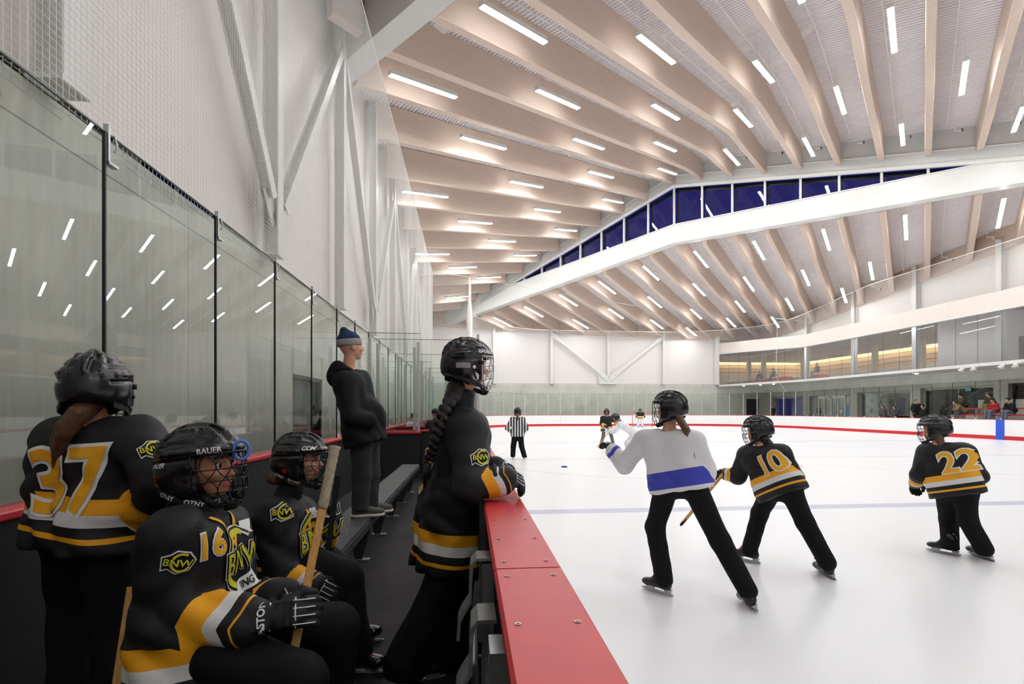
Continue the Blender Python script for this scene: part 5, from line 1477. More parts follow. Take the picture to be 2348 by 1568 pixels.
    if gloves:
        for s in 'LR':
            gs = gloves.get(s, {}); d = gs.get('d', (J['wr'+s]-J['el'+s])); add_glove(root, J['wr'+s]+nrm(d)*gs.get('off', 0.0), d, gs.get('back', spine), s, gs.get('curl', .5), gs.get('sc', .95), gloves.get('far', False), gs.get('text'))
    tag(root, label, cat, group)
    root_info = dict(root=root, top=jo, legs=po, body=bo, spine=spine, lat=lat, fwd=fwd, hipc=hipc, lo=lo, hem=hem_pt)
    return root_info
def hair_piece(info, prims, mat, h=.008, name='hair'):
    vs, qs = sdf_mesh([((p), k) for p, k in prims], h); return np_obj(name, vs-info['lo'], qs, M[mat], info['root'])
def ponytail(info, pts, r0, mat, h=.007, n=7, spread=.02):
    rg = random.Random(5); pr = []
    for q in range(n):
        o_ = Vector((rg.uniform(-1, 1), rg.uniform(-1, 1), rg.uniform(-1, 1)))*spread; m = len(pts)
        for i in range(m-1):
            f0, f1 = i/(m-1), (i+1)/(m-1); ra = r0*(1-.65*f0)*.6; rb = r0*(1-.65*f1)*.6 if i < m-2 else .004
            pr.append((('cap', tuple(pts[i]+o_*(.4+f0)), tuple(pts[i+1]+o_*(.4+f1)+Vector((0, 0, rg.uniform(-.02, .01)*f1))), ra, rb), .004))
    return hair_piece(info, pr, mat, h)
def INFO_BVH(info, part):
    if ('bvh', part) not in info: info[('bvh', part)] = bvh_of(info[part])
    return info[('bvh', part)]
def jersey_decal(info, name, bm, org, right, up, mat, off=.003, step=.015, far=.4, part='top'):
    tr = INFO_BVH(info, part); return decal(name, bm, Vector(org)-info['root'].location, right, up, tr, M[mat], info[part], off=off, step=step, far=far)
def number_on(info, txt, org, right, up, size, step=.012, bold=.012):
    jersey_decal(info, 'number_outline', text_mesh(txt, size, size*(.025+bold*2)), org, right, up, 'white_print', .0025, step)
    jersey_decal(info, 'number', text_mesh(txt, size, size*bold), org, right, up, 'yellow_print', .005, step)
def crest_on(info, org, right, up, size, words='BNW', sub='RING', step=.010):
    """round club crest: open ring with letters across it"""
    s = size
    def m(bm, k=1.0, dx=0, dy=0):
        for v in bm.verts: v.co.x = v.co.x*k+dx; v.co.y = v.co.y*k+dy
        return bm
    J_ = lambda n, bm, mat, off: jersey_decal(info, n, bm, org, right, up, mat, off, step, .10)
    J_('crest_outline', ring_bm(0, 0, .50*s, .52*s, .10*s, 40, 345), 'white_print', .003)
    J_('crest_outline', poly_bm([(.30*s, .52*s), (.62*s, .50*s), (.42*s, .36*s), (.48*s, .30*s), (.2*s, .36*s)]), 'white_print', .003)
    J_('crest_ring', ring_bm(0, 0, .475*s, .495*s, .035*s, 42, 342), 'black_print', .0045)
    J_('crest_ring', ring_bm(0, 0, .44*s, .46*s, .085*s, 60, 300), 'lime_print', .005)
    J_('crest_outline', text_mesh(words, .46*s, .035*s), 'white_print', .006)
    J_('crest_letters', text_mesh(words, .46*s, .022*s), 'black_print', .0075)
    J_('crest_letters', text_mesh(words, .46*s, .004*s), 'lime_print', .009)
    J_('crest_outline', poly_bm([(-.2*s, -.30*s), (.34*s, -.26*s), (.44*s, -.42*s), (.30*s, -.50*s), (-.10*s, -.52*s), (-.26*s, -.44*s)]), 'white_print', .006)
    J_('crest_letters', m(text_mesh(sub, .17*s, .004*s), 1, .06*s, -.40*s), 'black_print', .0078)
def patch_on(info, org, right, up, size, words='BNW'):
    s = size; step = .01
    J_ = lambda n, bm, mat, off: jersey_decal(info, n, bm, org, right, up, mat, off, step, .10)
    J_('patch_outline', poly_bm([(-.62*s, .18*s), (-.3*s, .34*s), (-.1*s, .52*s), (.35*s, .46*s), (.62*s, .1*s), (.45*s, -.35*s), (0, -.48*s), (-.3*s, -.3*s), (-.52*s, -.42*s)]), 'white_print', .003)
    J_('patch_ground', poly_bm([(-.55*s, .15*s), (-.27*s, .29*s), (-.08*s, .46*s), (.32*s, .41*s), (.56*s, .09*s), (.41*s, -.30*s), (0, -.42*s), (-.3*s, -.24*s), (-.48*s, -.34*s)]), 'black_print', .0045)
    J_('patch_ring', ring_bm(.12*s, .02*s, .36*s, .40*s, .09*s, 60, 330, 24), 'lime_print', .006)
    J_('patch_letters', text_mesh(words, .42*s, .02*s), 'black_print', .0065); J_('patch_letters', text_mesh(words, .40*s, .008*s), 'lime_print', .008)

def neck_guard(info, J, sc=1.0, r=.070):
    d = (J['head']-J['neck']); mb = MB(info['root'].location); a = J['neck']-info['spine']*.035; b_ = J['neck']+d*.42
    mb.tube([a, a.lerp(b_, .35), a.lerp(b_, .7), b_], [r*1.22, r*1.06, r*.98, r*.94], 24); return mb.build('neck_guard', M['matte_black'], info['root'], smooth=True)
def v_collar(info, c, right, up, w=.085, dn=.13):
    for s in (-1, 1):
        jersey_decal(info, 'collar_trim', poly_bm([(s*w, 0), (s*(w-.02), 0), (-s*.006, -dn+.004), (0, -dn-.022)] if s > 0 else [(s*w, 0), (0, -dn-.022), (.006, -dn+.004), (s*(w-.02), 0)]), c, right, up, 'yellow_print', .004, .012, .16)
def stick(a, b, label, mat='stick_wood', tape=0.0, w=.024, d=.02, text=None, name='ringette_stick'):
    a, b = Vector(a), Vector(b); ax = (b-a); L_ = ax.length; ax.normalize(); f, l, u = ax, *basis(ax, (.3, -1, .2))[1:]
    r = empty(name, b); o = Vector(b)
    def shaft(p, q, w, d, nm, m):
        mb = MB(o); ch = .25
        prof = [(-w/2, -d/2*(1-ch)), (-w/2*(1-ch), -d/2), (w/2*(1-ch), -d/2), (w/2, -d/2*(1-ch)), (w/2, d/2*(1-ch)), (w/2*(1-ch), d/2), (-w/2*(1-ch), d/2), (-w/2, d/2*(1-ch))]
        mb.sweep([(p, l, u), (q, l, u)], prof); return mb.build(nm, M[m], r)
    shaft(a+ax*tape, b-ax*.05, w, d, 'shaft', mat)
    if tape:
        mb = MB(o); n = 26; pts = []; rs = []
        for i in range(n+1): pts.append(a+ax*(tape+.01)*i/n); rs.append(w*.62*(1.0+.10*(i % 3 == 0)+(.15 if i < 2 else 0)))
        mb.tube(pts, rs, 10); mb.build('grip_tape', M['stick_tape'], r, smooth=True)
    mb = MB(o); mb.tube([b-ax*.09, b-ax*.02, b], [w*.5, w*.55, w*.35], 10); mb.build('tip', M['matte_black'], r, smooth=True)
    tag(r, label, 'stick'); return r
def jointsL(org, yaw, pts):
    """joint dict from local (forward, left, up) coordinates"""
    f = Vector((math.cos(yaw), math.sin(yaw), 0)); l = Vector((-f.y, f.x, 0)); o = Vector(org)
    J = {k: o+f*v[0]+l*v[1]+Vector((0, 0, v[2])) for k, v in pts.items() if k not in ('face', 'toe')}
    fa = pts.get('face', (1, 0, 0)); J['face'] = f*fa[0]+l*fa[1]+Vector((0, 0, fa[2])); J['toeL'] = J['toeR'] = f
    return J
def seated(org, yaw, sc=1.0, lean=.08, arms='lap', head_turn=0.0, leg=.42):
    s = sc
    P = dict(hipL=(0, .09*s, .14), hipR=(0, -.09*s, .14), neck=(lean+.02, 0, .58*s+.02), head=(lean*1.25+.05, 0, .74*s+.02), shL=(lean, .17*s, .50*s+.02), shR=(lean, -.17*s, .50*s+.02),
             knL=(.44*s, .11, .14), knR=(.44*s, -.11, .14), ankL=(.46*s, .11, -leg+.09), ankR=(.46*s, -.11, -leg+.09), face=(math.cos(head_turn), math.sin(head_turn), 0))
    if arms == 'lap': P.update(elL=(lean+.02, .25*s, .26*s), elR=(lean+.02, -.25*s, .26*s), wrL=(.24, .08, .22), wrR=(.24, -.08, .22))
    elif arms == 'knees': P.update(elL=(lean+.1, .24*s, .30*s), elR=(lean+.1, -.24*s, .30*s), wrL=(.40, .05, .22), wrR=(.40, -.04, .22))
    elif arms == 'crossed': P.update(elL=(lean+.08, .24*s, .27*s), elR=(lean+.08, -.24*s, .27*s), wrL=(.24, -.06, .30), wrR=(.25, .06, .27))
    return jointsL(org, yaw, P)
def standing(org, yaw, sc=1.0, head_turn=0.0):
    s = sc
    P = dict(hipL=(0, .09*s, .90*s), hipR=(0, -.09*s, .90*s), neck=(.0, 0, 1.43*s), head=(.03, 0, 1.60*s), shL=(0, .18*s, 1.36*s), shR=(0, -.18*s, 1.36*s), knL=(.03, .1, .48*s), knR=(.03, -.1, .48*s), ankL=(0, .1, .09), ankR=(0, -.1, .09),
             elL=(-.02, .24*s, 1.08*s), elR=(-.02, -.24*s, 1.08*s), wrL=(.12, .2*s, .88*s), wrR=(.12, -.2*s, .88*s), face=(math.cos(head_turn), math.sin(head_turn), 0))
    return jointsL(org, yaw, P)
def cap_hat(info, J, mat='matte_black', beanie=False, sc=1.0):
    W = mat_fl(J['head'], J['face'], (0, 0, 1), sc); R = np.array(W.to_3x3())/sc; p = lambda x, y, z: tuple(W @ Vector((x, y, z)))
    pr = [(('ell', p(-.01, 0, .045), tuple(q*sc for q in (.106, .088, .088)), R), 0)]
    vs, qs = sdf_mesh(pr, .014, [], [('plane', p(0, 0, .03), tuple(-Vector(W.col[2][:3])/sc))]); o = np_obj('hat', vs-info['lo'], qs, M[mat], info['root'])
    if not beanie:
        vs, qs = sdf_mesh([(('ell', p(.11, 0, .036), tuple(q*sc for q in (.07, .07, .008)), R), 0)], .007); np_obj('brim', vs-info['lo'], qs, M[mat], info['root'])
# ------------------------------------------------------------------ the girls in the players box
BENCHZ = .58
# girl leaning on the boards, seen from behind her right shoulder
J = dict(head=at(1074, 840, 2.78), neck=at(1056, 930, 2.78), shR=at(1076, 992, 2.60), shL=at(1040, 985, 2.95), hipR=at(1046, 1185, 2.66), hipL=at(1022, 1185, 2.86),
         elR=at(1080, 1118, 2.42), wrR=at(1160, 1099, 2.48), elL=at(1112, 1115, 2.98), wrL=at(1136, 1072, 2.82), knR=at(1012, 1345, 2.58), knL=at(1048, 1340, 2.78), ankR=at(940, 1500, 2.46), ankL=at(1030, 1468, 2.66),
         face=Vector((.93, .36, 0)), toeR=Vector((.9, .25, 0)), toeL=Vector((.95, .2, 0)))
J['footR'] = Vector((J['ankR'].x, J['ankR'].y, FL)); J['footL'] = Vector((J['ankL'].x, J['ankL'].y, FL))
J3 = J; g3 = person('person in black jersey and helmet with long dark braid leaning on the red-capped boards', J, base=Vector((J['footR'].x, J['footR'].y, FL)), carve=[('box', (.37, 3, .53), (.315, 2, .56))], h=.011, hem=-.265, bulk=1.12, pbulk=1.05, pflare=.105, wrinkle=.0085, detail=True, skin='skin_tan', hem_r=.18, flare=.01,
            helmet=dict(style='vented', cage='bars', chrome=True, sc=1.04, texts=[dict(s='BAUER', size=.026, at=(.055, -.118, .072), right=(1, -.1, 0), up=(0, 0, 1)),
                   dict(bm=lambda: poly_bm([(-.036, -.014), (.036, -.014), (.036, .014), (-.036, .014)]), name='name_sticker', mat='grey_knit', at=(-.07, -.115, -.005), right=(1, 0, 0), up=(0, 0, 1)),
                   dict(bm=lambda: ring_bm(0, 0, .021, .021, .0209), name='round_sticker', at=(.0, -.118, -.06), right=(1, 0, 0), up=(0, 0, 1)), dict(bm=lambda: ring_bm(0, 0, .0085, .0085, .0084), name='round_sticker', at=(-.012, -.118, -.012), right=(1, 0, 0), up=(0, 0, 1))]),
            gloves=dict(R=dict(d=(.88, .22, -.18), back=(.25, -.6, .75), curl=.6), L=dict(d=(.9, -.2, -.15), back=(.2, -.5, .85), curl=.45)), skates=dict(sc=.95))
p0 = at(1046, 915, 2.72)
br = []; pts = [at(1040, 905, 2.66), at(1022, 935, 2.60), at(1010, 970, 2.56), at(1000, 1005, 2.55), at(990, 1035, 2.56), at(982, 1060, 2.58)]
path = []
for i in range(len(pts)-1):
    for q in range(4): path.append(pts[i].lerp(pts[i+1], q/4))
path.append(pts[-1])
for i, p in enumerate(path):
    w_ = .030-.0007*i; sd = Vector((.014 if i % 2 else -.014, .008, 0)); br.append((('ell', tuple(p+sd), (w_, w_, w_*.85)), .006))
hair_piece(g3, br+[(('cap', tuple(at(1046, 890, 2.74)), tuple(at(1036, 915, 2.67)), .055, .045), .02)], 'hair_dark', .007, 'braid')
tl = [at(982, 1062, 2.58), at(976, 1090, 2.59), at(972, 1120, 2.60)]
mb = MB(g3['root'].location); mb.tube(tl, [.02, .017, .004], 8); mb.build('hair_tail', M['hair_dark'], g3['root'], smooth=True)
mb = MB(g3['root'].location); mb.tube([at(1046, 952, 2.66), at(1060, 958, 2.64), at(1074, 968, 2.63), at(1086, 982, 2.64)], .006, 6); mb.build('collar_trim', M['yellow_print'], g3['root'])
patch_on(g3, at(1100, 1048, 2.47), (1, .05, 0), (0.15, 0, 1), .085)
number_on(g3, '7', at(968, 1085, 2.78), (.36, -.93, 0), (.02, 0, 1), .34)

# girl seated behind, hand at her chin, stick upright
J = dict(head=at(690, 1056, 2.72), neck=at(655, 1140, 2.72), shR=at(632, 1190, 2.52), shL=at(675, 1178, 2.90), hipR=Vector((-1.02, 2.72, .74)), hipL=Vector((-1.02, 2.97, .74)),
         elR=at(650, 1322, 2.46), wrR=at(722, 1345, 2.46), elL=at(725, 1265, 2.88), wrL=at(757, 1190, 2.80), knR=at(792, 1325, 2.60), knL=at(785, 1312, 2.90), ankR=at(812, 1470, 2.56), ankL=at(800, 1440, 2.88),
         face=Vector((.98, .02, -.02)), toeR=Vector((1, -.1, 0)), toeL=Vector((1, .1, 0)))
J['footR'] = Vector((J['ankR'].x-.02, J['ankR'].y, FL)); J['footL'] = Vector((J['ankL'].x, J['ankL'].y, FL))
J2 = J; g2 = person('person seated on the bench in black jersey resting chin on a raised glove', J, base=Vector((J['footR'].x, J['footR'].y, FL)), carve=[('box', (-1.01, 4.4, .54), (.18, 4.3, .055))], h=.011, hem=-.06, bulk=1.08, pbulk=1.05, wrinkle=.0085, detail=True, hem_r=.165,
            helmet=dict(style='round', cage='bars', sc=1.02, texts=[dict(s='CCM', size=.026, at=(.062, -.118, .075), right=(1, -.2, 0), up=(0, 0, 1)), dict(s='OTNY', size=.022, at=(.0, -.11, -.098), right=(.95, .0, -.3), up=(.3, 0, .95), band=True), dict(s='OTNY', size=.022, at=(-.08, -.10, -.072), right=(.95, -.2, -.3), up=(.3, 0, .95), band=True),
                   dict(bm=lambda: ring_bm(0, 0, .013, .013, .0129), name='round_sticker', mat='red_lace', at=(-.05, -.115, -.045), right=(1, 0, 0), up=(0, 0, 1))]),
            gloves=dict(R=dict(d=(.85, -.1, -.35), back=(.15, -.8, .55), curl=.35, text=('CCM', .045, (-.06, 0, 0), (1, 0, 0), (0, 1, 0))), L=dict(d=(.25, -.1, 1), back=(1, -.25, -.2), curl=.75)), skates=dict(sc=.95, laces=True))
hair_piece(g2, [(('cap', tuple(at(650, 1085, 2.70)), tuple(at(630, 1098, 2.66)), .05, .035), .02), (('cap', tuple(at(632, 1095, 2.68)), tuple(at(618, 1100, 2.66)), .03, .018), .02), (('ell', tuple(at(668, 1090, 2.72)), (.06, .06, .06)), .03)], 'hair_brown', .007)
patch_on(g2, at(641, 1180, 2.40), (1, .12, 0), (0, 0, 1), .092)
crest_on(g2, at(714, 1235, 2.66), (.25, .97, 0), (-.2, 0, 1), .30)
jersey_decal(g2, 'number', text_mesh('1', .13, .006), at(688, 1195, 2.62), (.25, .97, 0), (-.2, 0, 1), 'yellow_print', .004, .01)

# girl in front, number sixteen, holding a wooden stick
J = dict(head=at(465, 1072, 1.80), neck=at(452, 1178, 1.79), shR=at(398, 1228, 1.60), shL=at(512, 1212, 1.96), hipR=Vector((-.97, 1.73, .74)), hipL=Vector((-.97, 1.93, .74)),
         elR=at(385, 1418, 1.57), wrR=at(572, 1426, 1.61), elL=at(548, 1395, 2.02), wrL=at(640, 1372, 1.90), knR=Vector((-.55, 1.62, .655)), knL=Vector((-.53, 1.97, .67)), ankR=Vector((-.57, 1.60, .30)), ankL=Vector((-.55, 1.98, .30)),
         face=Vector((.99, -.12, .08)), toeR=Vector((1, -.1, 0)), toeL=Vector((1, .1, 0)))
J['footR'] = Vector((-.58, 1.60, FL)); J['footL'] = Vector((-.56, 1.98, FL))
g16 = person('person seated nearest in black number sixteen jersey holding a taped wooden stick', J, carve=[('box', (-1.01, 4.4, .54), (.18, 4.3, .055))], h=.0095, hem=-.155, hz_shift=.055, base=Vector((-.56, 1.75, FL)), bulk=1.02, pbulk=1.0, wrinkle=.0085, detail=True, skin='skin_tan', hem_r=.15, hip_r=.14, flare=.0, wr_r=.085,
             helmet=dict(style='round', cage='wave', sc=1.04, texts=[dict(s='BAUER', size=.024, at=(.095, -.1, .062), right=(.8, .55, .05), up=(-.1, 0, 1)), dict(s='BAUER', size=.022, at=(-.085, -.11, .022), right=(1, -.25, .05), up=(0, 0, 1)),
                    dict(s='OTNY', size=.022, at=(.03, -.10, -.112), right=(.93, .2, -.3), up=(.3, 0, .95), band=True), dict(s='OTNY', size=.022, at=(-.06, -.105, -.082), right=(.95, -.2, -.3), up=(.3, 0, .95), band=True)]),
             gloves=dict(R=dict(d=(.93, .10, .10), back=(.1, -.85, .45), curl=.78, sc=.98, off=.108, text=('EASTON', .034, (-.055, -.01, 0), (0, 1, 0), (-1, 0, 0))), L=dict(d=(.8, -.5, .0), back=(.5, .3, .8), curl=.8)), skates=dict(sc=.95))
f_, l_, u_ = g16['fwd'], g16['lat'], g16['spine']
crest_on(g16, at(568, 1278, 1.79), (.12, .99, 0), (-.12, .0, 1), .24)
number_on(g16, '16', at(478, 1252, 1.62), (.45, .89, 0), (-.18, .0, 1), .115, .008, .02)
patch_on(g16, at(400, 1302, 1.48), (.93, .36, -.25), (.2, .0, 1), .075)
v_collar(g16, at(540, 1168, 1.76), (.12, .99, 0), (-.3, 0, 1), .095, .12)
ng = neck_guard(g16, J); neck_guard(g2, J2); neck_guard(g3, J3)
tr = bvh_of(ng); decal('lettering', text_mesh('LAROUCHE', .028, .0006), at(470, 1158, 1.72)-g16['root'].location, (.9, .44, -.1), (.05, 0, 1), tr, M['grey_knit'], ng, off=.002, step=.01, far=.2)
# blue rubber ring clipped on the helmet brow
c0 = at(553, 1032, 1.78); mb = MB(g16['root'].location); ax = Vector((.35, -.2, .0)); 
mb.tube([c0+Vector((.022*math.cos(a), .012*math.cos(a), .034*math.sin(a))) for a in [2*math.pi*i/24 for i in range(24)]], .0065, 8, closed=True); mb.build('blue_loop', M['blue_rubber'], g16['root'], smooth=True)
hair_piece(g16, [(('cap', tuple(at(420, 1120, 1.84)), tuple(at(402, 1165, 1.88)), .035, .03), .02), (('cap', tuple(at(402, 1165, 1.88)), tuple(at(392, 1205, 1.9)), .03, .012), .02)], 'hair_dark', .008)

# girl walking behind with number thirty-seven
J = dict(head=at(222, 892, 2.05), neck=at(222, 962, 2.06), shL=at(140, 1012, 2.08), shR=at(318, 1006, 2.02), hipL=at(165, 1222, 2.12), hipR=at(252, 1220, 2.04), elR=at(374, 1098, 1.92), wrR=at(304, 1212, 2.08),
         elL=at(118, 1125, 2.04), wrL=at(122, 1205, 2.14), knL=at(170, 1420, 2.18), knR=at(262, 1420, 2.05), ankL=at(160, 1590, 2.15), ankR=at(270, 1600, 2.0), face=Vector((-.35, .93, .02)), toeL=Vector((-.3, .95, 0)), toeR=Vector((-.3, .95, 0)))
J['footR'] = Vector((J['ankR'].x, J['ankR'].y, FL)); J['footL'] = Vector((J['ankL'].x, J['ankL'].y, FL))
g37 = person('person in black number thirty-seven jersey walking away behind the bench', J, base=Vector((J['footR'].x, J['footR'].y, FL)), h=.012, hem=-.03, bulk=1.02, pbulk=1.0, wrinkle=.0085, detail=True, hem_r=.165, flare=.01,
             helmet=dict(style='vented', cage='bars', sc=1.03), gloves=dict(R=dict(d=(-.4, .7, -.3), curl=.5), L=dict(d=(-.3, .8, -.3), curl=.5)), skates=dict(sc=.95))
bk = -g37['fwd']
rt = Vector((math.cos(math.radians(-25)), math.sin(math.radians(-25)), 0)).lerp(-g37['lat'], .8); rt = -g37['lat']+Vector((0, 0, .16))
number_on(g37, '37', at(172, 1108, 1.95), rt, (.12, .0, 1), .36, .012, .014)
patch_on(g37, at(345, 1032, 1.93), (.8, .6, .15), (-.1, 0, 1), .07)
ponytail(g37, [at(215, 925, 2.0), at(180, 952, 1.93), at(152, 985, 1.91), at(140, 1020, 1.93), at(134, 1052, 1.95)], .05, 'hair_brown')

# sticks
stick(at(768, 1024, 1.93), at(640, 1660, 1.62), 'wooden stick with grey taped grip held upright by the nearest seated girl', tape=.235, w=.030, d=.022)
stick(at(775, 1090, 2.72), at(742, 1335, 2.66), 'black stick shaft held by the seated girl with the raised glove', mat='matte_black', w=.030, d=.02)
stick(at(302, 1345, 1.98), at(258, 1640, 1.86), 'wooden stick standing at the lower left behind the nearest seated girl', tape=.0, w=.030, d=.022)

# coach standing on the bench
J = dict(head=at(805, 796, 4.36), neck=at(797, 848, 4.36), shR=at(792, 876, 4.20), shL=at(826, 872, 4.54), hipR=at(828, 1003, 4.26), hipL=at(846, 1001, 4.46), elR=at(806, 958, 4.12), wrR=at(852, 966, 4.18), elL=at(850, 955, 4.62), wrL=at(870, 966, 4.45),
         knR=at(830, 1090, 4.30), knL=at(850, 1086, 4.46), ankR=at(826, 1163, 4.30), ankL=at(848, 1152, 4.46), face=Vector((.80, .58, .12)), toeR=Vector((.97, .2, 0)), toeL=Vector((.95, .28, 0)))
J['footR'] = Vector((J['ankR'].x, J['ankR'].y, BENCHZ)); J['footL'] = Vector((J['ankL'].x, J['ankL'].y, BENCHZ))
gc = person('person in black hoodie, dark jeans and navy beanie standing on the bench', J, jersey='hoodie', pants='jeans_dark', h=.013, hem=-.06, bulk=1.0, pbulk=.92, wrinkle=.005, detail=True, shoes=True, top_name='hoodie', belly=.15, hem_r=.155, base=Vector((J['footR'].x, J['footR'].y, BENCHZ)))
W = mat_fl(J['head'], J['face'], (-.1, 0, 1)); R = np.array(W.to_3x3()); p = lambda x, y, z: tuple(W @ Vector((x, y, z)))
vs, qs = sdf_mesh([(('ell', p(-.012, 0, .055), (.108, .092, .085), R), 0), (('cap', p(-.02, 0, .08), p(-.045, 0, .150), .07, .035), .04)], .008, [], [('plane', p(0, 0, .055), tuple(-Vector(W.col[2][:3])))]); np_obj('beanie', vs-gc['lo'], qs, M['navy_knit'], gc['root'])
vs, qs = sdf_mesh([(('ell', p(-.012, 0, .04), (.115, .099, .085), R), 0)], .008, [], [('plane', p(0, 0, .008), tuple(-Vector(W.col[2][:3]))), ('plane', p(0, 0, .072), tuple(Vector(W.col[2][:3])))]); np_obj('beanie_cuff', vs-gc['lo'], qs, M['grey_knit'], gc['root'])
hd = [(('cap', tuple(J['neck']+Vector((-.07, -.06, .02))), tuple(J['neck']+Vector((-.1, .08, .02))), .055, .055), .03), (('cap', tuple(J['neck']+Vector((.04, -.1, -.02))), tuple(J['neck']+Vector((-.07, -.06, .02))), .035, .05), .03), (('ell', tuple(J['neck']+Vector((-.11, .0, -.06))), (.07, .11, .10)), .04)]
vs, qs = sdf_mesh(hd, .011); np_obj('hood', vs-gc['lo'], qs, M['hoodie'], gc['root'])

# people in the box beyond
J = seated(Vector((-.97, 11.7, .70)), math.radians(25), .98, .12, 'knees', 0.2, .45); a = person('dark-haired person in dark hoodie with pale collar sitting beyond the bench gate', J, jersey='dark_jacket', h=.022, top_name='hoodie', shoes=True)
hair_piece(a, [(('ell', tuple(J['head']+Vector((-.01, 0, .04))), (.10, .095, .10)), 0)], 'hair_dark', .014); hair_piece(a, [(('cap', tuple(J['neck']+Vector((-.06, -.08, -.02))), tuple(J['neck']+Vector((-.08, .08, -.02))), .05, .05), .02)], 'grey_knit', .014, 'hood')
J = seated(Vector((-.72, 12.6, .74)), math.radians(20), 1.0, .1, 'lap', 0, .45); a = person('fair-haired person half hidden behind the dark-haired one beyond the gate', J, jersey='dark_jacket', h=.024, top_name='jacket', shoes=True)
hair_piece(a, [(('ell', tuple(J['head']+Vector((-.01, 0, .04))), (.10, .095, .10)), 0)], 'hair_light', .014)
J = seated(Vector((-1.75, 14.3, .6)), math.radians(30), .95, .1, 'lap', 0, .45); a = person('person in white and dark top seen through the cross wall glass', J, jersey='white_cloth', h=.026, top_name='shirt', shoes=True)
hair_piece(a, [(('ell', tuple(J['head']+Vector((-.01, 0, .04))), (.10, .095, .10)), 0)], 'hair_dark', .014)

# ------------------------------------------------------------------ on the ice
zc = 15.15; A = lambda x, y, d=0.0: at(x, y, zc+d)
J = dict(head=A(1187, 944), neck=A(1187, 956), shL=A(1175, 961), shR=A(1199, 961), hipL=A(1181, 999), hipR=A(1193, 999), elL=A(1163, 982, -.1), elR=A(1208, 982, -.1), wrL=A(1174, 992, .12), wrR=A(1199, 992, .12), knL=A(1177, 1023), knR=A(1196, 1023), ankL=A(1176, 1043), ankR=A(1202, 1044, -.15), face=Vector((.05, 1, 0)))
J['footL'] = Vector((J['ankL'].x, J['ankL'].y, 0)); J['footR'] = Vector((J['ankR'].x, J['ankR'].y, 0))
a = person('referee in black and white striped shirt standing on the ice, back to camera', J, jersey='jersey_referee', h=.016, hem=-.02, bulk=.88, pbulk=.95, hem_r=.14, helmet=dict(far=True), gloves=dict(far=True), skates=dict(sc=.85), top_name='shirt', base=Vector((J['footL'].x, J['footL'].y, 0)))
hair_piece(a, [(('cap', tuple(A(1187, 952, -.12)), tuple(A(1187, 963, -.15)), .03, .015), .01)], 'hair_brown', .012)

zc = 20.2
J = dict(head=A(1391, 944), neck=A(1391, 953), shR=A(1381, 958), shL=A(1401, 958), hipR=A(1385, 983, .1), hipL=A(1396, 983, .1), elR=A(1379, 971), elL=A(1412, 967), wrR=A(1389, 977, -.25), wrL=A(1419, 964, -.2), knR=A(1383, 1002, -.1), knL=A(1402, 1000, -.1), ankR=A(1379, 1015), ankL=A(1405, 1013, .1), face=Vector((-.25, -1, -.05)))
J['footL'] = Vector((J['ankL'].x, J['ankL'].y, 0)); J['footR'] = Vector((J['ankR'].x, J['ankR'].y, 0))
a = person('skater in black and yellow jersey with grey socks skating towards the camera', J, pants='grey_pants', h=.018, hem=-.10, bulk=.95, pbulk=.8, hem_r=.15, helmet=dict(far=True), gloves=dict(far=True), skates=dict(sc=.88), base=Vector((J['footL'].x, J['footL'].y, 0)))
crest_on(a, A(1391, 968, -.25), (1, .1, 0), (0, 0, 1), .26, step=.03)
stick(A(1412, 968, -.3), A(1365, 1032, -.4), 'pale wooden stick held low by the skater facing the camera', w=.03, d=.024)

zc = 16.0
J = dict(head=A(1411, 958), neck=A(1420, 968), shL=A(1420, 974, -.22), shR=A(1424, 973, .22), hipL=A(1456, 994, -.12), hipR=A(1458, 993, .12), elL=A(1405, 990, -.25), elR=A(1410, 988, .25), wrL=A(1388, 986, -.2), wrR=A(1394, 984, .15), knL=A(1437, 1016, -.12), knR=A(1470, 1017, .15), ankL=A(1441, 1034, -.15), ankR=A(1474, 1036, .2), face=Vector((-1, -.1, -.1)))
J['footL'] = Vector((J['ankL'].x, J['ankL'].y, 0)); J['footR'] = Vector((J['ankR'].x, J['ankR'].y, 0))
person('crouching skater in white jersey and dark skates in front of the distant goal', J, jersey='white_cloth', pants='white_cloth', h=.018, hem=-.1, bulk=.95, pbulk=.85, helmet=dict(far=True), gloves=dict(far=True), skates=dict(sc=.88), top_name='jersey', base=Vector((J['footL'].x, J['footL'].y, 0)))

zc = 42.6
J = dict(head=A(1468, 940), neck=A(1468, 944.5), shR=A(1462, 946.5), shL=A(1474, 946.5), hipR=A(1465, 958.5), hipL=A(1471, 958.5), elR=A(1460, 953), elL=A(1477, 953), wrR=A(1459, 955, -.3), wrL=A(1478, 955, -.3), knR=A(1464, 967), knL=A(1472, 967), ankR=A(1463, 975), ankL=A(1473, 975), face=Vector((-.2, -1, 0)))
J['footL'] = Vector((J['ankL'].x, J['ankL'].y, 0)); J['footR'] = Vector((J['ankR'].x, J['ankR'].y, 0))
a = person('goalkeeper in black jersey and white leg pads standing beside the red goal', J, pants='white_cloth', h=.026, hem=-.05, bulk=1.0, pbulk=1.25, helmet=dict(far=True), gloves=dict(far=True), skates=dict(sc=.85), base=Vector((J['footL'].x, J['footL'].y, 0)))
crest_on(a, A(1468, 951, -.4), (1, 0, 0), (0, 0, 1), .34, step=.06)
stick(A(1452, 943, -.5), A(1464, 953, -.4), 'short dark stick end raised beside the goalkeeper', mat='matte_black', w=.04, d=.03)

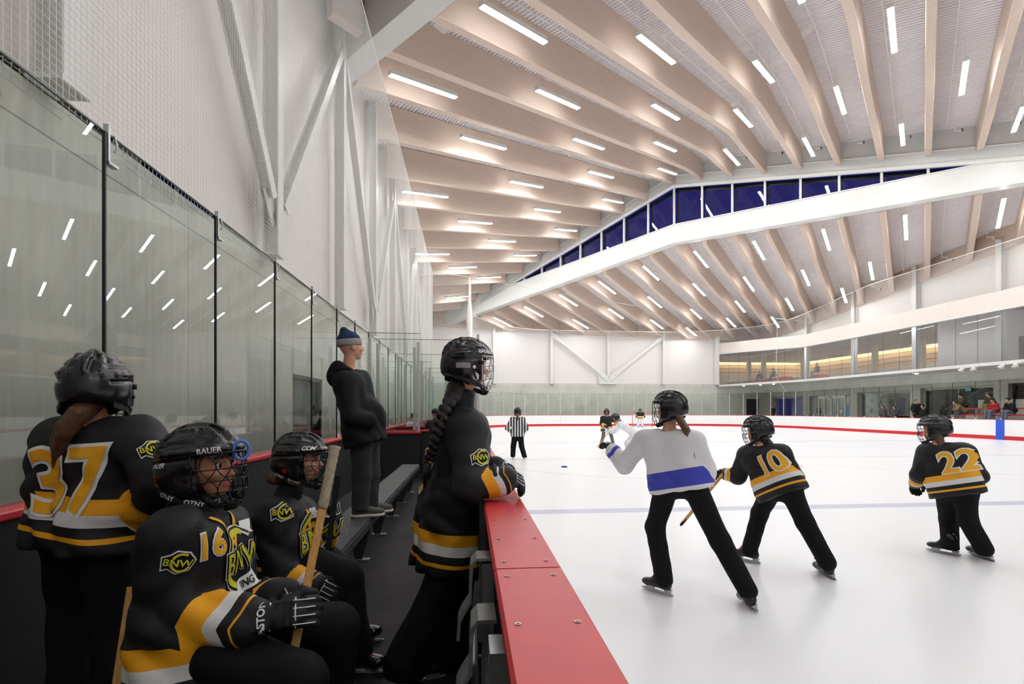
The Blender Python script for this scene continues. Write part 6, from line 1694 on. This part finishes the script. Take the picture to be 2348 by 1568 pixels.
# skater in white close to the boards
J = dict(head=at(1535, 938, 4.12), neck=at(1532, 985, 4.10), shL=at(1478, 1008, 4.26), shR=at(1590, 1012, 3.94), hipL=at(1530, 1112, 4.08), hipR=at(1588, 1110, 3.94), elL=at(1432, 1065, 4.34), wrL=at(1402, 1030, 4.48), elR=at(1618, 1080, 3.92), wrR=at(1560, 1085, 4.28),
         knL=at(1502, 1208, 4.16), ankL=at(1520, 1312, 4.02), knR=at(1652, 1240, 3.86), ankR=at(1706, 1338, 3.74), face=Vector((-.75, .65, 0)), toeL=Vector((-.6, .75, 0)), toeR=Vector((.15, .95, -.1)), fupR=Vector((-.45, .0, 1)))
J['footL'] = Vector((J['ankL'].x, J['ankL'].y, 0)); J['footR'] = at(1728, 1398, 3.72); J['footR'].z = 0.0
gw = person('skater in white jersey with blue hem and black trousers, largest on the ice', J, jersey='jersey_white', h=.016, hem=-.05, bulk=1.02, pbulk=.92, wrinkle=.005, hem_r=.165, helmet=dict(style='round', cage='bars', sc=1.0), gloves=dict(L=dict(curl=.6), R=dict(curl=.6)), skates=dict(sc=.95), base=Vector((J['footL'].x, J['footL'].y, 0)))
ponytail(gw, [at(1555, 955, 4.02), at(1574, 985, 3.93), at(1584, 1015, 3.88), at(1590, 1042, 3.86)], .05, 'hair_brown', .01)
# two skaters in black and yellow
J = dict(head=at(1737, 988, 4.92), neck=at(1742, 1022, 4.86), shL=at(1712, 1042, 4.96), shR=at(1790, 1040, 4.64), hipL=at(1768, 1124, 4.76), hipR=at(1812, 1122, 4.58), elL=at(1692, 1092, 5.02), wrL=at(1662, 1086, 5.14), elR=at(1820, 1094, 4.64), wrR=at(1770, 1100, 4.98),
         knL=at(1742, 1176, 4.95), ankL=at(1722, 1248, 4.86), knR=at(1846, 1198, 4.50), ankR=at(1890, 1278, 4.40), face=Vector((-.7, .7, -.1)), toeL=Vector((-.6, .75, 0)), toeR=Vector((.1, .95, 0)), fupR=Vector((-.4, 0, 1)))
J['footL'] = Vector((J['ankL'].x, J['ankL'].y, 0)); J['footR'] = at(1903, 1318, 4.43); J['footR'].z = 0
g_ = person('skater in black jersey with yellow number bending forward beside the white skater', J, h=.017, hem=-.06, bulk=1.02, pbulk=.92, wrinkle=.004, hem_r=.17, helmet=dict(style='vented', cage='bars', sc=1.0), gloves=dict(L=dict(curl=.6), R=dict(curl=.6)), skates=dict(sc=.95, laces=True), base=Vector((J['footL'].x, J['footL'].y, 0)))
number_on(g_, '10', at(1768, 1064, 4.62), -g_['lat'], g_['spine'], .27, .02, .014)
hair_piece(g_, [(('cap', tuple(at(1745, 1000, 4.86)), tuple(at(1768, 1020, 4.76)), .05, .03), .02)], 'hair_dark', .012)
stick(at(1662, 1082, 5.1), at(1560, 1205, 5.0), 'wooden stick held forward by the bending black jersey skater', w=.028, d=.022)
J = dict(head=at(2142, 985, 5.24), neck=at(2152, 1016, 5.16), shL=at(2126, 1036, 5.26), shR=at(2212, 1036, 4.98), hipL=at(2170, 1124, 5.10), hipR=at(2214, 1122, 4.96), elL=at(2108, 1088, 5.28), wrL=at(2100, 1110, 5.40), elR=at(2244, 1092, 5.0), wrR=at(2196, 1104, 5.3),
         knL=at(2176, 1190, 5.22), ankL=at(2178, 1248, 5.12), knR=at(2218, 1192, 4.96), ankR=at(2250, 1248, 4.88), face=Vector((-.6, .8, -.05)), toeL=Vector((-.5, .85, 0)), toeR=Vector((.1, 1, 0)), fupR=Vector((-.35, 0, 1)))
J['footL'] = Vector((J['ankL'].x, J['ankL'].y, 0)); J['footR'] = at(2262, 1282, 4.96); J['footR'].z = 0
g_ = person('skater in black jersey with yellow number farthest right on the ice', J, h=.017, hem=-.06, bulk=1.02, pbulk=.95, wrinkle=.004, hem_r=.165, helmet=dict(style='round', cage='bars', sc=1.0), gloves=dict(L=dict(curl=.6), R=dict(curl=.6)), skates=dict(sc=.95), base=Vector((J['footL'].x, J['footL'].y, 0)))
number_on(g_, '22', at(2190, 1060, 4.9), -g_['lat'], g_['spine'], .30, .02, .014)
hair_piece(g_, [(('cap', tuple(at(2152, 1000, 5.16)), tuple(at(2160, 1030, 5.08)), .045, .025), .02)], 'hair_brown', .012)

# ------------------------------------------------------------------ spectators
PI_ = math.pi
def spect(label, org, yaw, top, pants, hat=None, beanie=False, arms='lap', lean=.1, turn=0.0, sc=1.0, hairm='hair_dark', leg=.45, h=.028, stand=False):
    J = standing(org, yaw, sc, turn) if stand else seated(org, yaw, sc, lean, arms, turn, leg)
    i = person(label, J, jersey=top, pants=pants, h=h, top_name='jacket', bulk=1.0, pbulk=.9, shoes=True, hem=-.02)
    hair_piece(i, [(('ell', tuple(J['head']+Vector((0, 0, .035))-nrm(J['face'])*.02), (.098, .09, .095)), 0)], hairm, .016)
    if hat: cap_hat(i, J, hat, beanie)
    return i, J
WEST = PI_
spect('spectator in olive jacket and dark cap sitting on the upper red bench', (29.98, 26.75, 1.66), WEST-.5, 'green_jacket', 'black_pants', 'matte_black', arms='knees', lean=.16)
spect('spectator in brown coat bent forward low in front of the olive jacket', (28.86, 25.8, 1.31), WEST-.4, 'khaki', 'grey_pants', arms='knees', lean=.34, sc=.85, hairm='hair_brown')
spect('spectator in camouflage jacket and khaki trousers with grey cap on the upper bench', (29.98, 25.15, 1.66), WEST-.35, 'green_jacket', 'khaki', 'grey_pants', arms='knees', lean=.2)
spect('spectator in red jacket and cap sitting on the lower red bench', (29.0, 24.25, 1.31), WEST-.1, 'red_jacket', 'jeans_blue', 'matte_black', arms='lap')
spect('spectator in navy jacket and beanie sitting at the right edge of the lower bench', (29.0, 23.4, 1.31), WEST-.15, 'dark_jacket', 'jeans_blue', 'matte_black', True, arms='lap', lean=.16)
spect('dark-clothed spectator standing with back turned beside the concrete pillar', (28.5, 28.5, .5), WEST+1.2, 'dark_jacket', 'black_pants', stand=True)
spect('bearded spectator in black jacket crouched with crossed arms by the glass', (28.3, 27.65, 1.0), WEST-.2, 'dark_jacket', 'black_pants', arms='crossed', lean=.12, leg=.5)
spect('small spectator in dark coat near the striped numeral, farther one', (29.6, 32.2, .5), WEST+.3, 'grey_jacket', 'grey_pants', stand=True, sc=.76)
spect('small spectator in dark coat near the striped numeral, nearer one', (29.6, 31.25, .5), WEST+.1, 'grey_jacket', 'grey_pants', stand=True, sc=.75)
spect('lone spectator with pale face behind the glass of the far corner', (29.4, 44.5, .5), WEST+.2, 'dark_jacket', 'black_pants', stand=True, sc=.86)
spect('dark seated figure on the red lounge bench upstairs', (29.40, 46.4, 4.62), WEST+.2, 'dark_jacket', 'black_pants', arms='knees', lean=.2)
spect('grey-coated figure seated on the long red lounge bench upstairs', (29.40, 44.1, 4.67), WEST-.3, 'grey_jacket', 'black_pants', arms='knees', lean=.15, hairm='hair_brown')
spect('dark figure perched on the short red seat block upstairs', (30.2, 39.5, 4.75), WEST-.3, 'dark_jacket', 'grey_pants', arms='crossed', lean=.05)
# ------------------------------------------------------------------ world and view
w = bpy.data.worlds.new('world'); scene.world = w; w.use_nodes = True
bg = w.node_tree.nodes['Background']; bg.inputs[0].default_value = (.012, .012, .105, 1); bg.inputs[1].default_value = 1.0
vs = scene.view_settings; vs.view_transform = 'Standard'; vs.look = 'None'; vs.exposure = EXPO; vs.gamma = 1.0; vs.use_curve_mapping = False
cy = scene.cycles
cy.use_denoising = True
try: cy.denoiser = 'OPENIMAGEDENOISE'
except Exception: pass
cy.max_bounces = 5; cy.diffuse_bounces = 4; cy.glossy_bounces = 2; cy.transparent_max_bounces = 20; cy.transmission_bounces = 2
cy.use_adaptive_sampling = True; cy.adaptive_threshold = 0.07; cy.adaptive_min_samples = 12
cy.sample_clamp_indirect = 6.0; cy.caustics_reflective = False; cy.caustics_refractive = False
cy.use_light_tree = False
